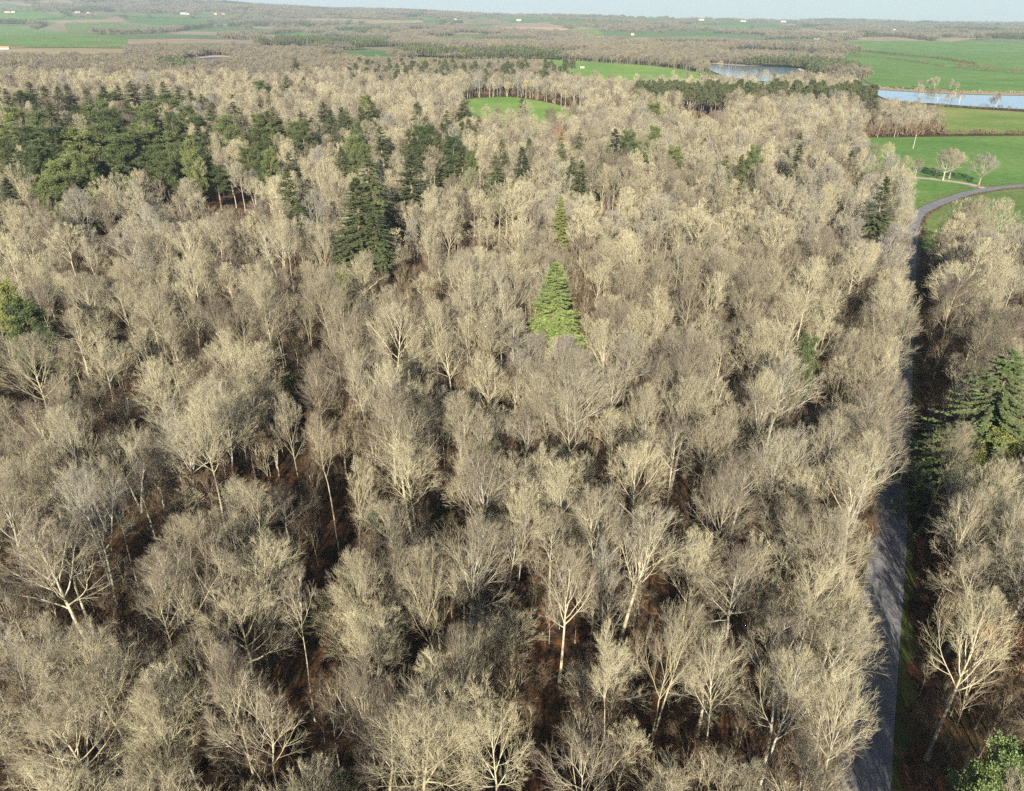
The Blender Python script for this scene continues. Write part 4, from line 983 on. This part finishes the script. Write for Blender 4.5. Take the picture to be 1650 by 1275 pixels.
HS = [(5, 80, 40, 12, 5, .15, "long farmhouse with an orange roof at the left edge of the photo", TILE), (122, 7, 40, 16, 8, .1, "white house cluster member on the left hilltop, large one", GREYROOF), (140, 9, 26, 14, 7, -.3, "smaller white house right of the large one on the left hilltop", TILE), (10, 12, 40, 16, 7, .2, "pale house near the far left skyline", TILE), (20, 14, 30, 16, 7, 0, "second pale house near the far left skyline", GREYROOF),
 (295, 18, 50, 20, 8, .1, "long white farm building on the left hill slope", GREYROOF), (300, 6, 30, 14, 7, .1, "small white house high on the left hill", TILE), (345, 3, 26, 14, 8, 0, "white house under the skyline at the hill crest", TILE), (358, 13, 30, 14, 7, .3, "pale house below the hill crest", TILE),
 (738, 33, 60, 20, 8, .1, "wide white farm building near the horizon, left of centre", GREYROOF), (836, 34, 40, 16, 7, 0, "white farm near the horizon at the centre", GREYROOF), (694, 66, 24, 10, 5, .2, "pinkish cottage amid meadows left of the ploughed field", TILE), (748, 78, 18, 10, 5, -.2, "white cottage below the ploughed field, left one", TILE), (756, 77, 16, 9, 5, .4, "white cottage below the ploughed field, right one", TILE), (752, 72, 24, 10, 4.5, .1, "cottage row above the two white cottages", TILE),
 (943, 83, 28, 10, 5, .1, "long white cottage at the wood edge, left of its group", TILE), (950, 84, 18, 10, 5, -.1, "white cottage in the middle of the wood edge group", TILE), (963, 86, 20, 10, 5.5, .3, "white cottage, rightmost of the wood edge group", TILE), (1007, 83, 14, 9, 6, 0, "tall small cottage alone right of the wood edge group", TILE), (1019, 57, 20, 12, 8, 0, "white house amid woods below the horizon", TILE),
 (1003, 41, 40, 16, 7, 0, "white farm on the plain near the horizon", GREYROOF), (1055, 43, 50, 16, 7, .1, "long pale farm on the plain right of the white one", TILE), (1158, 78, 26, 11, 5, .1, "orange-roofed farmhouse above the lake inlet", TILE), (1150, 79, 12, 8, 4, .1, "small outbuilding beside the orange-roofed farmhouse", TILE), (1318, 65, 50, 14, 5, .05, "long grey-roofed barn above the lake fields", GREYROOF), (1335, 65, 20, 14, 8, .05, "bright white house at the right end of the long barn", GREYROOF),
 (1438, 50, 50, 18, 7, 0, "white farm near the horizon, right of the lake fields", GREYROOF), (1580, 49, 44, 16, 7, .1, "white farm near the horizon at the right", GREYROOF), (1197, 35, 60, 18, 8, 0, "hamlet house on the right skyline", TILE), (1262, 36, 60, 18, 8, 0, "pale hamlet building on the right skyline", GREYROOF), (1130, 33, 60, 18, 8, 0, "hamlet building under the central skyline", TILE), (720, 76, 14, 9, 4, .6, "shed left of the white cottages", TILE), (938, 110.5, 9, 5, 2, .1, "low white shelter in the bright valley field", GREYROOF)]
for h_ in HS:
    px, py = h_[0], h_[1]; house(px, max(py, 7), *h_[2:6], h_[6], roof=h_[7])

# ------------------------------------------------------------------ the air
def haze():
    x0, x1, y0, y1, z0, z1 = -16300, 16300, -700, 17300, float(GZ.min()) - 1.5, 460.0
    V = [(x, y, z) for z in (z0, z1) for y in (y0, y1) for x in (x0, x1)]
    me = bpy.data.meshes.new("haze"); me.from_pydata(V, [], [(0, 2, 3, 1), (4, 5, 7, 6), (0, 1, 5, 4), (2, 6, 7, 3), (0, 4, 6, 2), (1, 3, 7, 5)])
    m = bpy.data.materials.new("air"); m.use_nodes = True; t = m.node_tree; t.nodes.clear(); o = t.nodes.new('ShaderNodeOutputMaterial'); v = t.nodes.new('ShaderNodeVolumePrincipled')
    v.inputs['Density'].default_value = 9e-5; v.inputs['Color'].default_value = (.70, .84, 1.0, 1); v.inputs['Anisotropy'].default_value = 0.1; t.links.new(v.outputs[0], o.inputs['Volume']); me.materials.append(m)
    obj("haze", me, kind="stuff")
haze()
print("scene done")
